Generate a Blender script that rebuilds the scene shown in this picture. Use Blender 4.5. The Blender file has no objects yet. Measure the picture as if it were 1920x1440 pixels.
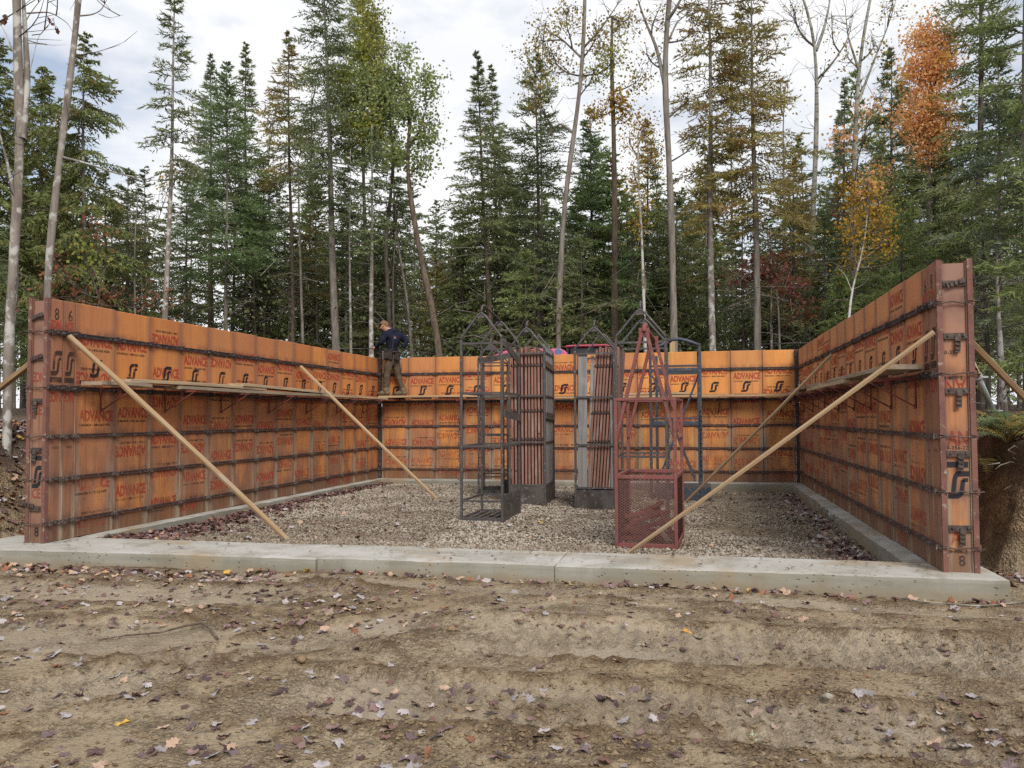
import bpy, bmesh, math, random
import numpy as np
from mathutils import Vector, Matrix

R = math.radians
rng = np.random.default_rng(7)
random.seed(7)
SC = bpy.context.scene
COL = SC.collection

# ------------------------------------------------------------------ camera
FPX, CX, CY, CZ = 1566.14, 6.2955, -6.5649, 1.2246
YAW, PITCH, ROLL = 0.2148, 0.0396, -0.0052
fwd = np.array([-math.sin(YAW) * math.cos(PITCH), math.cos(YAW) * math.cos(PITCH), math.sin(PITCH)])
_r = np.array([math.cos(YAW), math.sin(YAW), 0.0])
_u = np.cross(_r, fwd)
right = math.cos(ROLL) * _r + math.sin(ROLL) * _u
upv = -math.sin(ROLL) * _r + math.cos(ROLL) * _u
cam_d = bpy.data.cameras.new('camera')
cam = bpy.data.objects.new('camera', cam_d)
COL.objects.link(cam)
cam_d.sensor_width = 36.0
cam_d.lens = 36.0 * FPX / 1920.0
cam_d.clip_start = 0.05
cam_d.clip_end = 1500
cam.matrix_world = Matrix(((right[0], upv[0], -fwd[0], CX), (right[1], upv[1], -fwd[1], CY),
                           (right[2], upv[2], -fwd[2], CZ), (0, 0, 0, 1)))
SC.camera = cam

# ------------------------------------------------------------------ world, sun, exposure
SUN_EL, SUN_AZ = R(42), R(150)        # azimuth measured clockwise from +Y
W = bpy.data.worlds.new('World')
SC.world = W
W.use_nodes = True
nt = W.node_tree
nt.nodes.clear()
wo = nt.nodes.new('ShaderNodeOutputWorld')
bg = nt.nodes.new('ShaderNodeBackground')
sky = nt.nodes.new('ShaderNodeTexSky')
sky.sky_type = 'NISHITA'
sky.sun_disc = False
sky.sun_elevation = SUN_EL
sky.sun_rotation = SUN_AZ
sky.air_density = 1.0
sky.dust_density = 1.5
tc = nt.nodes.new('ShaderNodeTexCoord')
mp = nt.nodes.new('ShaderNodeMapping')
mp.inputs['Scale'].default_value = (1.0, 1.0, 2.2)
mp.inputs['Location'].default_value = (0.35, 0.1, 0.15)
n1 = nt.nodes.new('ShaderNodeTexNoise')
n1.inputs['Scale'].default_value = 2.3
n1.inputs['Detail'].default_value = 6
n1.inputs['Roughness'].default_value = 0.55
rp = nt.nodes.new('ShaderNodeValToRGB')
rp.color_ramp.elements[0].position = 0.38
rp.color_ramp.elements[0].color = (0.30, 0.30, 0.30, 1)
rp.color_ramp.elements[1].position = 0.52
rp.color_ramp.elements[1].color = (1, 1, 1, 1)
n2 = nt.nodes.new('ShaderNodeTexNoise')
n2.inputs['Scale'].default_value = 1.5
n2.inputs['Detail'].default_value = 5
rc = nt.nodes.new('ShaderNodeValToRGB')
rc.color_ramp.elements[0].position = 0.33
rc.color_ramp.elements[0].color = (0.76, 0.79, 0.86, 1)
rc.color_ramp.elements[1].position = 0.66
rc.color_ramp.elements[1].color = (1.0, 1.0, 1.0, 1)
cl = nt.nodes.new('ShaderNodeVectorMath')
cl.operation = 'SCALE'
cl.inputs['Scale'].default_value = 7.9
mx = nt.nodes.new('ShaderNodeMix')
mx.data_type = 'RGBA'
L = nt.links.new
L(tc.outputs['Generated'], mp.inputs['Vector'])
L(mp.outputs['Vector'], n1.inputs['Vector'])
L(mp.outputs['Vector'], n2.inputs['Vector'])
L(n1.outputs['Fac'], rp.inputs['Fac'])
L(n2.outputs['Fac'], rc.inputs['Fac'])
L(rc.outputs['Color'], cl.inputs[0])
L(rp.outputs['Color'], mx.inputs['Factor'])
L(sky.outputs['Color'], mx.inputs['A'])
L(cl.outputs['Vector'], mx.inputs['B'])
L(mx.outputs['Result'], bg.inputs['Color'])
bg.inputs['Strength'].default_value = 0.1
L(bg.outputs['Background'], wo.inputs['Surface'])

sd = bpy.data.lights.new('sun', 'SUN')
sd.energy = 2.3
sd.angle = R(24)
sd.color = (1.0, 0.95, 0.88)
so = bpy.data.objects.new('sun', sd)
COL.objects.link(so)
sdir = Vector((math.sin(SUN_AZ) * math.cos(SUN_EL), math.cos(SUN_AZ) * math.cos(SUN_EL), math.sin(SUN_EL)))
so.rotation_euler = (-sdir).to_track_quat('-Z', 'Y').to_euler()
so.location = (0, -10, 20)

SC.view_settings.view_transform = 'Standard'
SC.view_settings.look = 'None'
SC.view_settings.exposure = 0.48
SC.view_settings.gamma = 1
SC.view_settings.use_curve_mapping = False
SC.render.engine = 'CYCLES'
SC.cycles.use_denoising = False
SC.cycles.max_bounces = 6
SC.cycles.diffuse_bounces = 3
SC.cycles.glossy_bounces = 2
SC.cycles.transmission_bounces = 3
SC.cycles.transparent_max_bounces = 4

# ------------------------------------------------------------------ helpers: pixels (1920 wide) <-> world
def gx(u, y, z=1.5):
    """x so that (x,y,z) is seen in column u"""
    k = (u - 960.0) / FPX
    a = right - k * fwd
    return CX - (a[1] * (y - CY) + a[2] * (z - CZ)) / a[0]

def gz(v, x, y):
    k = (720.0 - v) / FPX
    a = upv - k * fwd
    return CZ - (a[0] * (x - CX) + a[1] * (y - CY)) / a[2]

def pt(u, v, y):
    z = 2.0
    for _ in range(4):
        x = gx(u, y, z)
        z = gz(v, x, y)
    return np.array([x, y, z])

def ppm(x, y):
    """metres per 1920-wide pixel at that place"""
    return ((np.array([x, y, CZ]) - np.array([CX, CY, CZ])) @ fwd) / FPX

# ------------------------------------------------------------------ helpers: objects
def tag(o, label=None, cat=None, group=None, kind=None):
    if label: o['label'] = label
    if cat: o['category'] = cat
    if group: o['group'] = group
    if kind: o['kind'] = kind
    return o

def thing(name, label, cat, loc=(0, 0, 0), rz=0.0, group=None):
    o = bpy.data.objects.new(name, None)
    o.empty_display_size = 0.1
    COL.objects.link(o)
    o.location = loc
    o.rotation_euler = (0, 0, rz)
    return tag(o, label, cat, group)

def link(name, me, parent=None, loc=(0, 0, 0), rot=(0, 0, 0)):
    o = bpy.data.objects.new(name, me)
    COL.objects.link(o)
    o.parent = parent
    o.location = loc
    o.rotation_euler = rot
    return o

def copy_tree(o, parent=None):
    c = o.copy()
    COL.objects.link(c)
    c.parent = parent
    for ch in o.children:
        copy_tree(ch, c)
    return c

def fast_mesh(name, verts, faces, mats=(), tone=None, smooth=False, mi=None):
    """faces: (n,3) or (n,4) array"""
    verts = np.asarray(verts, dtype=np.float32)
    faces = np.asarray(faces, dtype=np.int32)
    n, k = faces.shape
    me = bpy.data.meshes.new(name)
    me.vertices.add(len(verts))
    me.vertices.foreach_set('co', verts.ravel())
    me.loops.add(n * k)
    me.loops.foreach_set('vertex_index', faces.ravel())
    me.polygons.add(n)
    me.polygons.foreach_set('loop_start', np.arange(0, n * k, k, dtype=np.int32))
    me.polygons.foreach_set('use_smooth', np.full(n, smooth))
    if mi is not None:
        me.polygons.foreach_set('material_index', np.asarray(mi, dtype=np.int32))
    me.update(calc_edges=True)
    for m in mats: me.materials.append(m)
    if tone is not None:
        at = me.attributes.new('tone', 'FLOAT', 'FACE')
        at.data.foreach_set('value', np.asarray(tone, dtype=np.float32))
    return me

class MB:
    """collects boxes, bars, tubes; builds ONE mesh"""
    def __init__(self):
        self.v, self.f, self.m, self.s = [], [], [], []
        self.cur = 0
    def add(self, vs, fs, smooth=False):
        b = len(self.v)
        self.v.extend([tuple(map(float, p)) for p in vs])
        for f in fs:
            self.f.append(tuple(int(i) + b for i in f))
            self.m.append(self.cur)
            self.s.append(smooth)
        return self
    def box(self, c, s, rot=None, ch=0.0):
        hx, hy, hz = s[0] / 2, s[1] / 2, s[2] / 2
        vs = [(sx * hx, sy * hy, sz * hz) for sz in (-1, 1) for sy in (-1, 1) for sx in (-1, 1)]
        if rot is not None:
            vs = [tuple(rot @ Vector(p)) for p in vs]
        vs = [(p[0] + c[0], p[1] + c[1], p[2] + c[2]) for p in vs]
        return self.add(vs, [(0, 2, 3, 1), (4, 5, 7, 6), (0, 1, 5, 4), (2, 6, 7, 3), (0, 4, 6, 2), (1, 3, 7, 5)])
    def bar(self, a, b, w, h, up=(0, 0, 1), taper=1.0):
        a, b = Vector(a), Vector(b)
        d = (b - a).normalized()
        upx = Vector(up)
        if abs(d.dot(upx)) > 0.95: upx = Vector((0, 1, 0))
        s = d.cross(upx).normalized()
        t = s.cross(d).normalized()
        vs = []
        for p, k in ((a, 1), (b, taper)):
            for sx, sz in ((-1, -1), (1, -1), (1, 1), (-1, 1)):
                vs.append(p + s * (sx * w / 2 * k) + t * (sz * h / 2 * k))
        return self.add(vs, [(0, 1, 2, 3), (7, 6, 5, 4), (0, 4, 5, 1), (1, 5, 6, 2), (2, 6, 7, 3), (3, 7, 4, 0)])
    def tube(self, pts, rad, n=8, cap=True):
        vs, fs = tube_arrays(pts, rad, n)
        self.add(vs, fs, True)
        if cap:
            b = len(self.v) - len(vs)
            self.f.append(tuple(b + i for i in range(n))[::-1]); self.m.append(self.cur); self.s.append(False)
            e = len(self.v) - n
            self.f.append(tuple(e + i for i in range(n))); self.m.append(self.cur); self.s.append(False)
        return self
    def build(self, name, mats, parent=None, loc=(0, 0, 0), rot=(0, 0, 0), bevel=0):
        me = self.mesh(name, mats)
        o = link(name, me, parent, loc, rot)
        if bevel:
            b = o.modifiers.new('bevel', 'BEVEL')
            b.width = bevel
            b.segments = 1
            b.limit_method = 'ANGLE'
        return o
    def mesh(self, name, mats):
        me = bpy.data.meshes.new(name)
        me.from_pydata(self.v, [], self.f)
        for m in (mats if isinstance(mats, (list, tuple)) else [mats]): me.materials.append(m)
        me.polygons.foreach_set('material_index', self.m)
        me.polygons.foreach_set('use_smooth', self.s)
        me.update()
        return me

def tube_arrays(pts, rad, n=6):
    P = np.asarray(pts, float)
    rad = np.broadcast_to(np.asarray(rad, float), (len(P),))
    T = np.gradient(P, axis=0)
    T /= np.linalg.norm(T, axis=1)[:, None] + 1e-9
    ref = np.array([0, 0, 1.0]) if abs(T[:, 2]).mean() < 0.8 else np.array([1.0, 0.13, 0])
    S = np.cross(T, ref); S /= np.linalg.norm(S, axis=1)[:, None] + 1e-9
    U = np.cross(S, T)
    a = np.arange(n) * 2 * math.pi / n
    V = P[:, None, :] + rad[:, None, None] * (np.cos(a)[None, :, None] * S[:, None, :] + np.sin(a)[None, :, None] * U[:, None, :])
    m = len(P)
    i = np.arange(m - 1)[:, None] * n
    j = np.arange(n)[None, :]
    j2 = (j + 1) % n
    F = np.stack([i + j, i + j2, i + n + j2, i + n + j], -1).reshape(-1, 4)
    return V.reshape(-1, 3), F

class Acc:
    """accumulates quad/tri arrays"""
    def __init__(self): self.v, self.f, self.t, self.n = [], [], [], 0
    def add(self, v, f, t=None):
        self.v.append(np.asarray(v, float)); self.f.append(np.asarray(f) + self.n); self.n += len(v)
        self.t.append(np.full(len(f), 0.5) if t is None else np.asarray(t))
    def mesh(self, name, mats, smooth=False):
        return fast_mesh(name, np.concatenate(self.v), np.concatenate(self.f), mats, np.concatenate(self.t), smooth)

def _hash(ix, iy, s):
    h = (ix.astype(np.int64) * 374761393 + iy.astype(np.int64) * 668265263 + s * 974711) & 0x7fffffff
    h = ((h ^ (h >> 13)) * 1274126177) & 0x7fffffff
    h = h ^ (h >> 16)
    return (h & 0xffff) / 65535.0

def vnoise(x, y, s=0):
    x = np.asarray(x, float); y = np.asarray(y, float)
    ix, iy = np.floor(x), np.floor(y)
    fx, fy = x - ix, y - iy
    fx = fx * fx * (3 - 2 * fx); fy = fy * fy * (3 - 2 * fy)
    a, b = _hash(ix, iy, s), _hash(ix + 1, iy, s)
    c, d = _hash(ix, iy + 1, s), _hash(ix + 1, iy + 1, s)
    return (a * (1 - fx) + b * fx) * (1 - fy) + (c * (1 - fx) + d * fx) * fy

def fbm(x, y, oct=4, s=0, gain=0.5):
    o, a, t = 0.0, 1.0, 0.0
    for i in range(oct):
        o = o + a * vnoise(x * 2 ** i + 17.3 * i, y * 2 ** i + 5.1 * i, s + i)
        t += a
        a *= gain
    return o / t

def sstep(a, b, x):
    t = np.clip((x - a) / (b - a), 0, 1)
    return t * t * (3 - 2 * t)

# ------------------------------------------------------------------ helpers: materials
def srgb(r, g, b):
    f = lambda c: (c / 255) / 12.92 if c <= 10 else (((c / 255) + 0.055) / 1.055) ** 2.4
    return (f(r), f(g), f(b), 1.0)

class M:
    """small node-graph builder"""
    def __init__(self, name, rough=0.7, spec=0.3, metal=0.0):
        self.m = bpy.data.materials.new(name)
        self.m.use_nodes = True
        self.t = self.m.node_tree
        self.b = self.t.nodes['Principled BSDF']
        self.out = self.t.nodes['Material Output']
        self.b.inputs['Roughness'].default_value = rough
        self.b.inputs['Specular IOR Level'].default_value = spec
        self.b.inputs['Metallic'].default_value = metal
    def n(self, typ, **k):
        nd = self.t.nodes.new(typ)
        for a, v in k.items():
            if a.startswith('i_'): nd.inputs[a[2:].replace('_', ' ')].default_value = v
            else: setattr(nd, a, v)
        return nd
    def l(self, a, b): self.t.links.new(a, b); return b
    def _s(self, v, sock):
        if hasattr(v, 'is_output'): self.l(v, sock)
        else: sock.default_value = v
    def obj(self): return self.n('ShaderNodeTexCoord').outputs['Object']
    def gen(self): return self.n('ShaderNodeTexCoord').outputs['Generated']
    def rand(self): return self.n('ShaderNodeObjectInfo').outputs['Random']
    def pos(self): return self.n('ShaderNodeNewGeometry').outputs['Position']
    def attr(self, name='tone'): return self.n('ShaderNodeAttribute', attribute_name=name).outputs['Fac']
    def scale(self, v, s, off=(0, 0, 0)):
        m = self.n('ShaderNodeMapping')
        self.l(v, m.inputs['Vector'])
        m.inputs['Scale'].default_value = s
        m.inputs['Location'].default_value = off
        return m.outputs['Vector']
    def shift(self, v, r, k=37.0):
        m = self.n('ShaderNodeVectorMath', operation='MULTIPLY_ADD')
        c = self.n('ShaderNodeCombineXYZ')
        for i in range(3): self.l(r, c.inputs[i])
        self.l(c.outputs[0], m.inputs[0]); m.inputs[1].default_value = (k, k * 1.7, k * 0.6); self.l(v, m.inputs[2])
        return m.outputs[0]
    def noise(self, v, scale=5, detail=4, rough=0.55, dist=0.0):
        n = self.n('ShaderNodeTexNoise')
        self.l(v, n.inputs['Vector'])
        n.inputs['Scale'].default_value = scale
        n.inputs['Detail'].default_value = detail
        n.inputs['Roughness'].default_value = rough
        n.inputs['Distortion'].default_value = dist
        return n.outputs['Fac']
    def voro(self, v, scale=5, feat='F1', out='Distance'):
        n = self.n('ShaderNodeTexVoronoi', feature=feat)
        self.l(v, n.inputs['Vector'])
        n.inputs['Scale'].default_value = scale
        return n.outputs[out]
    def math(self, op, a, b=0.0, c=None, clamp=False):
        n = self.n('ShaderNodeMath', operation=op, use_clamp=clamp)
        self._s(a, n.inputs[0]); self._s(b, n.inputs[1])
        if c is not None: self._s(c, n.inputs[2])
        return n.outputs[0]
    def ramp(self, v, a, b, lo=0.0, hi=1.0):
        n = self.n('ShaderNodeMapRange', interpolation_type='SMOOTHSTEP')
        self._s(v, n.inputs['Value'])
        for k, x in (('From Min', a), ('From Max', b), ('To Min', lo), ('To Max', hi)): n.inputs[k].default_value = x
        return n.outputs['Result']
    def mix(self, f, a, b, mode='MIX'):
        n = self.n('ShaderNodeMix', data_type='RGBA', blend_type=mode)
        self._s(f, n.inputs['Factor']); self._s(a, n.inputs['A']); self._s(b, n.inputs['B'])
        return n.outputs['Result']
    def xyz(self, v):
        n = self.n('ShaderNodeSeparateXYZ'); self.l(v, n.inputs[0]); return n.outputs
    def color(self, c): self._s(c, self.b.inputs['Base Color']); return self
    def roughness(self, c): self._s(c, self.b.inputs['Roughness']); return self
    def bump(self, h, strength=0.4, dist=0.01):
        n = self.n('ShaderNodeBump')
        n.inputs['Strength'].default_value = strength
        n.inputs['Distance'].default_value = dist
        self.l(h, n.inputs['Height'])
        self.l(n.outputs['Normal'], self.b.inputs['Normal'])
        return self
    def translucent(self, c, f=0.35):
        t = self.n('ShaderNodeBsdfTranslucent'); self._s(c, t.inputs['Color'])
        x = self.n('ShaderNodeMixShader'); x.inputs[0].default_value = f
        self.l(self.b.outputs[0], x.inputs[1]); self.l(t.outputs[0], x.inputs[2]); self.l(x.outputs[0], self.out.inputs['Surface'])
        return self

def mat_foliage(name, dark, light, f=0.3, third=None):
    k = M(name, 0.6, 0.25)
    t = k.attr()
    p = k.noise(k.pos(), 0.9, 3)
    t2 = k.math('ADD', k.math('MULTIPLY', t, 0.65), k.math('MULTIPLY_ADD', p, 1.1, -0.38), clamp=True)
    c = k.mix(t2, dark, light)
    if third:
        c = k.mix(k.ramp(k.noise(k.pos(), 1.7, 3), 0.52, 0.66), c, third)
    k.color(c)
    k.translucent(c, f)
    return k.m

def mat_bark(name, a, b, patch=None, scale=14, marks=False):
    k = M(name, 0.9, 0.1)
    v = k.shift(k.obj(), k.rand())
    n = k.noise(k.scale(v, (1, 1, 0.18)), scale, 5, 0.65)
    c = k.mix(k.ramp(n, 0.35, 0.65), a, b)
    if patch:
        c = k.mix(k.ramp(k.noise(k.scale(v, (1, 1, 0.8)), 7.0, 4), 0.5, 0.62), c, patch)
    if marks:
        c = k.mix(k.ramp(k.noise(k.scale(v, (0.6, 0.6, 6)), 5.0, 3), 0.6, 0.68), c, (0.035, 0.03, 0.028, 1))
    k.color(c).bump(n, 0.6, 0.02)
    return k.m

def mat_panel(name, A, B, dirt=1.0, ax=0):
    """orange film-faced plywood: streaks, rail grime, cement residue"""
    k = M(name, 0.5, 0.4)
    o, g, r = k.obj(), k.gen(), k.rand()
    v = k.shift(o, r)
    ox, gxn = k.xyz(o), k.xyz(g)
    base = k.mix(k.ramp(k.noise(k.scale(v, (1, 1, 0.6)), 2.2, 4), 0.3, 0.7), A, B)
    base = k.mix(k.math('MULTIPLY', k.ramp(r, 0.2, 1.0), 0.4), base, (A[0] * 0.72, A[1] * 0.62, A[2] * 0.7, 1))
    base = k.mix(k.math('MULTIPLY', k.ramp(k.math('FRACT', k.math('MULTIPLY', r, 7.3)), 0.25, 1.0), 0.55), base, (0.437, 0.182, 0.088, 1))
    streak = k.noise(k.scale(v, (1, 1, 0.035)), 34, 4, 0.7)
    base = k.mix(k.math('MULTIPLY', k.ramp(streak, 0.46, 0.74, 0, 0.72), k.ramp(ox[2], 1.0, 2.0, 1.0, 0.35)), base, (0.124, 0.039, 0.014, 1))
    if ax == 1:      # stop boards: mauve brown and chalky towards the top
        tw = k.ramp(k.math('ADD', ox[2], k.math('MULTIPLY_ADD', k.noise(v, 3.0, 5, 0.6), 0.9, -0.45)), 1.45, 2.0)
        base = k.mix(k.math('MULTIPLY', tw, 0.85), base, (0.235, 0.135, 0.105, 1))
        tm = k.ramp(k.noise(k.scale(v, (1, 1, 0.5)), 2.2, 4, 0.6), 0.50, 0.62)
        base = k.mix(k.math('MULTIPLY', tm, 0.7), base, (0.27, 0.125, 0.085, 1))
    # grime along both long edges
    e = k.math('MINIMUM', gxn[ax], k.math('SUBTRACT', 1.0, gxn[ax]))
    en = k.math('ADD', e, k.math('MULTIPLY_ADD', k.noise(v, 5.0, 4), 0.16, -0.08))
    edge = k.math('MULTIPLY', k.ramp(en, 0.0, 0.20, 1.0, 0.0), k.ramp(ox[2], 0.5, 2.1, 1.0, 0.55))
    edge = k.math('MAXIMUM', edge, k.ramp(e, 0.012, 0.040, 0.85, 0.0))
    base = k.mix(k.math('MULTIPLY', edge, 0.88 * dirt), base, (0.143, 0.068, 0.051, 1))
    # blotchy purple-brown weathering getting stronger low down
    low = k.ramp(ox[2], 0.3, 1.7, 1.0, 0.30)
    blot = k.ramp(k.noise(k.scale(v, (1, 1, 0.45)), 3.6, 5, 0.6), 0.33, 0.60)
    base = k.mix(k.math('MULTIPLY', k.math('MULTIPLY', blot, low), 0.80 * dirt), base, (0.190, 0.087, 0.055, 1))
    band = k.ramp(k.math('ADD', ox[2], k.math('MULTIPLY', k.noise(v, 6, 3), 0.05)), 0.15, 0.23, 1.0, 0.0)
    base = k.mix(k.math('MULTIPLY', band, 0.75), base, (0.114, 0.056, 0.032, 1))
    # grime held above and below each steel band
    gb_ = None
    for bz in (0.19, 0.625, 1.055, 1.545, 2.105):
        q = k.ramp(k.math('ABSOLUTE', k.math('ADD', ox[2], -bz)), 0.015, 0.115, 1.0, 0.0)
        gb_ = q if gb_ is None else k.math('MAXIMUM', gb_, q)
    gb_ = k.math('MULTIPLY', gb_, k.ramp(k.noise(k.scale(v, (1, 1, 0.5)), 6.5, 5, 0.65), 0.36, 0.62))
    base = k.mix(k.math('MULTIPLY', gb_, 0.72 * dirt), base, (0.133, 0.061, 0.043, 1))
    # grey cement runs beside the joints, low on the wall
    lowg = k.ramp(ox[2], 0.6, 1.5, 1.0, 0.0)
    run = k.ramp(k.noise(k.scale(v, (1, 1, 0.05)), 18, 4, 0.7), 0.40, 0.62)
    edge2 = k.ramp(e, 0.0, 0.26, 1.0, 0.14)
    base = k.mix(k.math('MULTIPLY', k.math('MULTIPLY', run, lowg), k.math('MULTIPLY', edge2, 0.95)), base, (0.324, 0.265, 0.190, 1))
    # small knocks
    kn = k.voro(k.scale(v, (1, 1, 0.7)), 11.0)
    base = k.mix(k.math('MULTIPLY', k.ramp(kn, 0.03, 0.10, 1, 0), k.ramp(k.noise(v, 2.5, 2), 0.48, 0.6)), base, (0.057, 0.027, 0.014, 1))
    k.color(base)
    k.roughness(k.ramp(blot, 0, 1, 0.48, 0.75))
    k.bump(k.math('ADD', streak, k.math('MULTIPLY', blot, 0.4)), 0.25, 0.003)
    return k.m

def mat_print(name, c, worn=0.5, keep=0.0):
    """flat print, worn through to the board with height on the panel"""
    k = M(name, 0.6, 0.2)
    o = k.obj()
    v = k.shift(o, k.rand())
    z = k.xyz(o)[2]
    w = k.math('ADD', k.noise(v, 7, 5, 0.65), k.math('MULTIPLY', k.noise(k.scale(v, (1, 1, 0.06)), 30, 3, 0.6), 0.55))
    th = k.ramp(z, 0.2, 1.9, 0.18, 0.0)
    rr = k.rand()
    f = k.ramp(k.math('SUBTRACT', k.math('SUBTRACT', w, th), k.math('MULTIPLY', k.math('FRACT', k.math('MULTIPLY', rr, 13.7)), 0.13)), 0.42 - keep, 0.70 - keep, 0.12, 0.94 * worn + 0.06)
    k.color(c)
    tr = k.n('ShaderNodeBsdfTransparent')
    x = k.n('ShaderNodeMixShader')
    k.l(f, x.inputs[0]); k.l(tr.outputs[0], x.inputs[1]); k.l(k.b.outputs[0], x.inputs[2]); k.l(x.outputs[0], k.out.inputs['Surface'])
    return k.m

def mat_steel(name, a, b, c=None, rough=0.55, metal=0.3, scale=9):
    k = M(name, rough, 0.4, metal)
    v = k.shift(k.obj(), k.rand(), 11)
    n = k.noise(v, scale, 6, 0.65)
    col = k.mix(k.ramp(n, 0.38, 0.66), a, b)
    if c: col = k.mix(k.ramp(k.noise(v, scale * 2.3, 5, 0.7), 0.56, 0.68), col, c)
    k.color(col).bump(n, 0.3, 0.004)
    k.roughness(k.ramp(n, 0.3, 0.7, rough - 0.12, rough + 0.25))
    return k.m

def mat_wood(name, a, b, c, axis=(0.06, 1, 1), scale=18):
    k = M(name, 0.75, 0.2)
    v = k.shift(k.obj(), k.rand(), 13)
    n = k.noise(k.scale(v, axis), scale, 5, 0.65, 0.4)
    col = k.mix(k.ramp(n, 0.35, 0.68), a, b)
    col = k.mix(k.ramp(k.noise(v, 2.4, 4), 0.5, 0.72, 0, 0.7), col, c)
    kn = k.voro(k.scale(v, (0.35, 1, 1)), 5.5)
    col = k.mix(k.ramp(kn, 0.04, 0.09, 1, 0), col, (0.082, 0.045, 0.023, 1))
    k.color(col).bump(n, 0.35, 0.003)
    return k.m

MAT = {}
MAT['panel'] = mat_panel('film_plywood', (0.600, 0.208, 0.052, 1), (0.640, 0.268, 0.078, 1))
MAT['stop'] = mat_panel('stop_plywood', (0.523, 0.220, 0.070, 1), (0.374, 0.163, 0.082, 1), 1.0, 1)
MAT['panel_back'] = mat_panel('film_plywood_bright', (0.660, 0.250, 0.055, 1), (0.700, 0.315, 0.082, 1), 0.8)
MAT['panel_worn'] = mat_panel('film_plywood_worn', (0.627, 0.241, 0.088, 1), (0.672, 0.308, 0.121, 1), 1.05)
MAT['stop_worn'] = mat_panel('stop_plywood_worn', (0.330, 0.168, 0.094, 1), (0.276, 0.177, 0.119, 1), 0.8, 1)
MAT['filler'] = mat_panel('filler_board', (0.344, 0.135, 0.057, 1), (0.295, 0.131, 0.070, 1), 1.2)
MAT['rail'] = mat_steel('painted_rail', (0.178, 0.076, 0.058, 1), (0.125, 0.060, 0.050, 1), (0.309, 0.267, 0.200, 1), 0.7, 0.0, 7)
MAT['band'] = mat_steel('steel_band', (0.041, 0.034, 0.036, 1), (0.072, 0.046, 0.043, 1), (0.180, 0.156, 0.148, 1), 0.5, 0.3, 8)
MAT['band_rust'] = mat_steel('steel_band_rusty', (0.094, 0.048, 0.039, 1), (0.061, 0.036, 0.033, 1), (0.246, 0.205, 0.172, 1), 0.6, 0.15, 8)
MAT['clip'] = mat_steel('cement_spattered_clip', (0.139, 0.102, 0.086, 1), (0.082, 0.054, 0.046, 1), (0.344, 0.312, 0.271, 1), 0.6, 0.2, 22)
MAT['bolt'] = mat_steel('bolt_steel', (0.180, 0.164, 0.156, 1), (0.090, 0.070, 0.061, 1), None, 0.45, 0.5, 30)
MAT['latch'] = mat_steel('latch_steel', (0.098, 0.070, 0.059, 1), (0.053, 0.038, 0.034, 1), (0.197, 0.164, 0.139, 1), 0.6, 0.3, 16)
MAT['red_print'] = mat_print('red_print', (0.39, 0.062, 0.040, 1), 0.70)
MAT['stop_red'] = mat_print('stop_red_print', (0.295, 0.051, 0.034, 1), 0.72, 0.12)
MAT['stop_black'] = mat_print('stop_black_print', (0.025, 0.025, 0.031, 1), 0.92, 0.25)
MAT['black_print'] = mat_print('black_print', (0.018, 0.018, 0.023, 1), 0.9)
MAT['grey_print'] = mat_print('grey_print', (0.041, 0.029, 0.029, 1), 0.7)
MAT['frame'] = mat_steel('rack_steel', (0.070, 0.069, 0.072, 1), (0.094, 0.075, 0.064, 1), (0.221, 0.221, 0.230, 1), 0.5, 0.25, 10)
MAT['frame_blue'] = mat_steel('rack_steel_blue', (0.045, 0.061, 0.090, 1), (0.070, 0.066, 0.064, 1), (0.164, 0.180, 0.205, 1), 0.5, 0.25, 9)
MAT['skirt'] = mat_steel('skirt_plate', (0.095, 0.084, 0.074, 1), (0.056, 0.044, 0.038, 1), (0.223, 0.216, 0.205, 1), 0.6, 0.2, 5)
MAT['red_iron'] = mat_steel('red_iron', (0.198, 0.060, 0.053, 1), (0.152, 0.055, 0.048, 1), (0.184, 0.125, 0.098, 1), 0.6, 0.0, 8)
MAT['red_mesh'] = mat_steel('red_mesh', (0.148, 0.070, 0.059, 1), (0.117, 0.066, 0.054, 1), None, 0.7, 0.0, 10)
MAT['board_red'] = mat_wood('board_red', (0.295, 0.149, 0.112, 1), (0.209, 0.104, 0.082, 1), (0.362, 0.276, 0.224, 1), (1, 1, 0.05), 22)
MAT['board_brown'] = mat_wood('board_brown', (0.262, 0.144, 0.114, 1), (0.192, 0.111, 0.089, 1), (0.343, 0.265, 0.219, 1), (1, 1, 0.05), 22)
MAT['board_grey'] = mat_wood('board_grey', (0.271, 0.258, 0.246, 1), (0.180, 0.164, 0.160, 1), (0.344, 0.344, 0.344, 1), (1, 1, 0.05), 20)
MAT['lumber'] = mat_wood('lumber', (0.459, 0.320, 0.180, 1), (0.353, 0.226, 0.115, 1), (0.451, 0.353, 0.238, 1), (1, 1, 1), 6)
MAT['lumber_x'] = mat_wood('lumber_grain', (0.361, 0.250, 0.144, 1), (0.260, 0.164, 0.088, 1), (0.339, 0.271, 0.199, 1), (0.05, 1, 1), 22)
MAT['lumber_pale'] = mat_wood('lumber_pale', (0.453, 0.321, 0.191, 1), (0.354, 0.231, 0.126, 1), (0.392, 0.313, 0.229, 1), (0.05, 1, 1), 22)
MAT['plank'] = mat_wood('plank', (0.459, 0.344, 0.221, 1), (0.312, 0.221, 0.135, 1), (0.361, 0.303, 0.230, 1), (0.05, 1, 1), 20)
MAT['plank_grey'] = mat_wood('plank_grey', (0.328, 0.262, 0.184, 1), (0.213, 0.160, 0.111, 1), (0.328, 0.279, 0.221, 1), (0.05, 1, 1), 20)
MAT['bracket'] = mat_steel('bracket_steel', (0.180, 0.041, 0.029, 1), (0.082, 0.034, 0.028, 1), None, 0.65, 0.1, 9)
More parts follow.
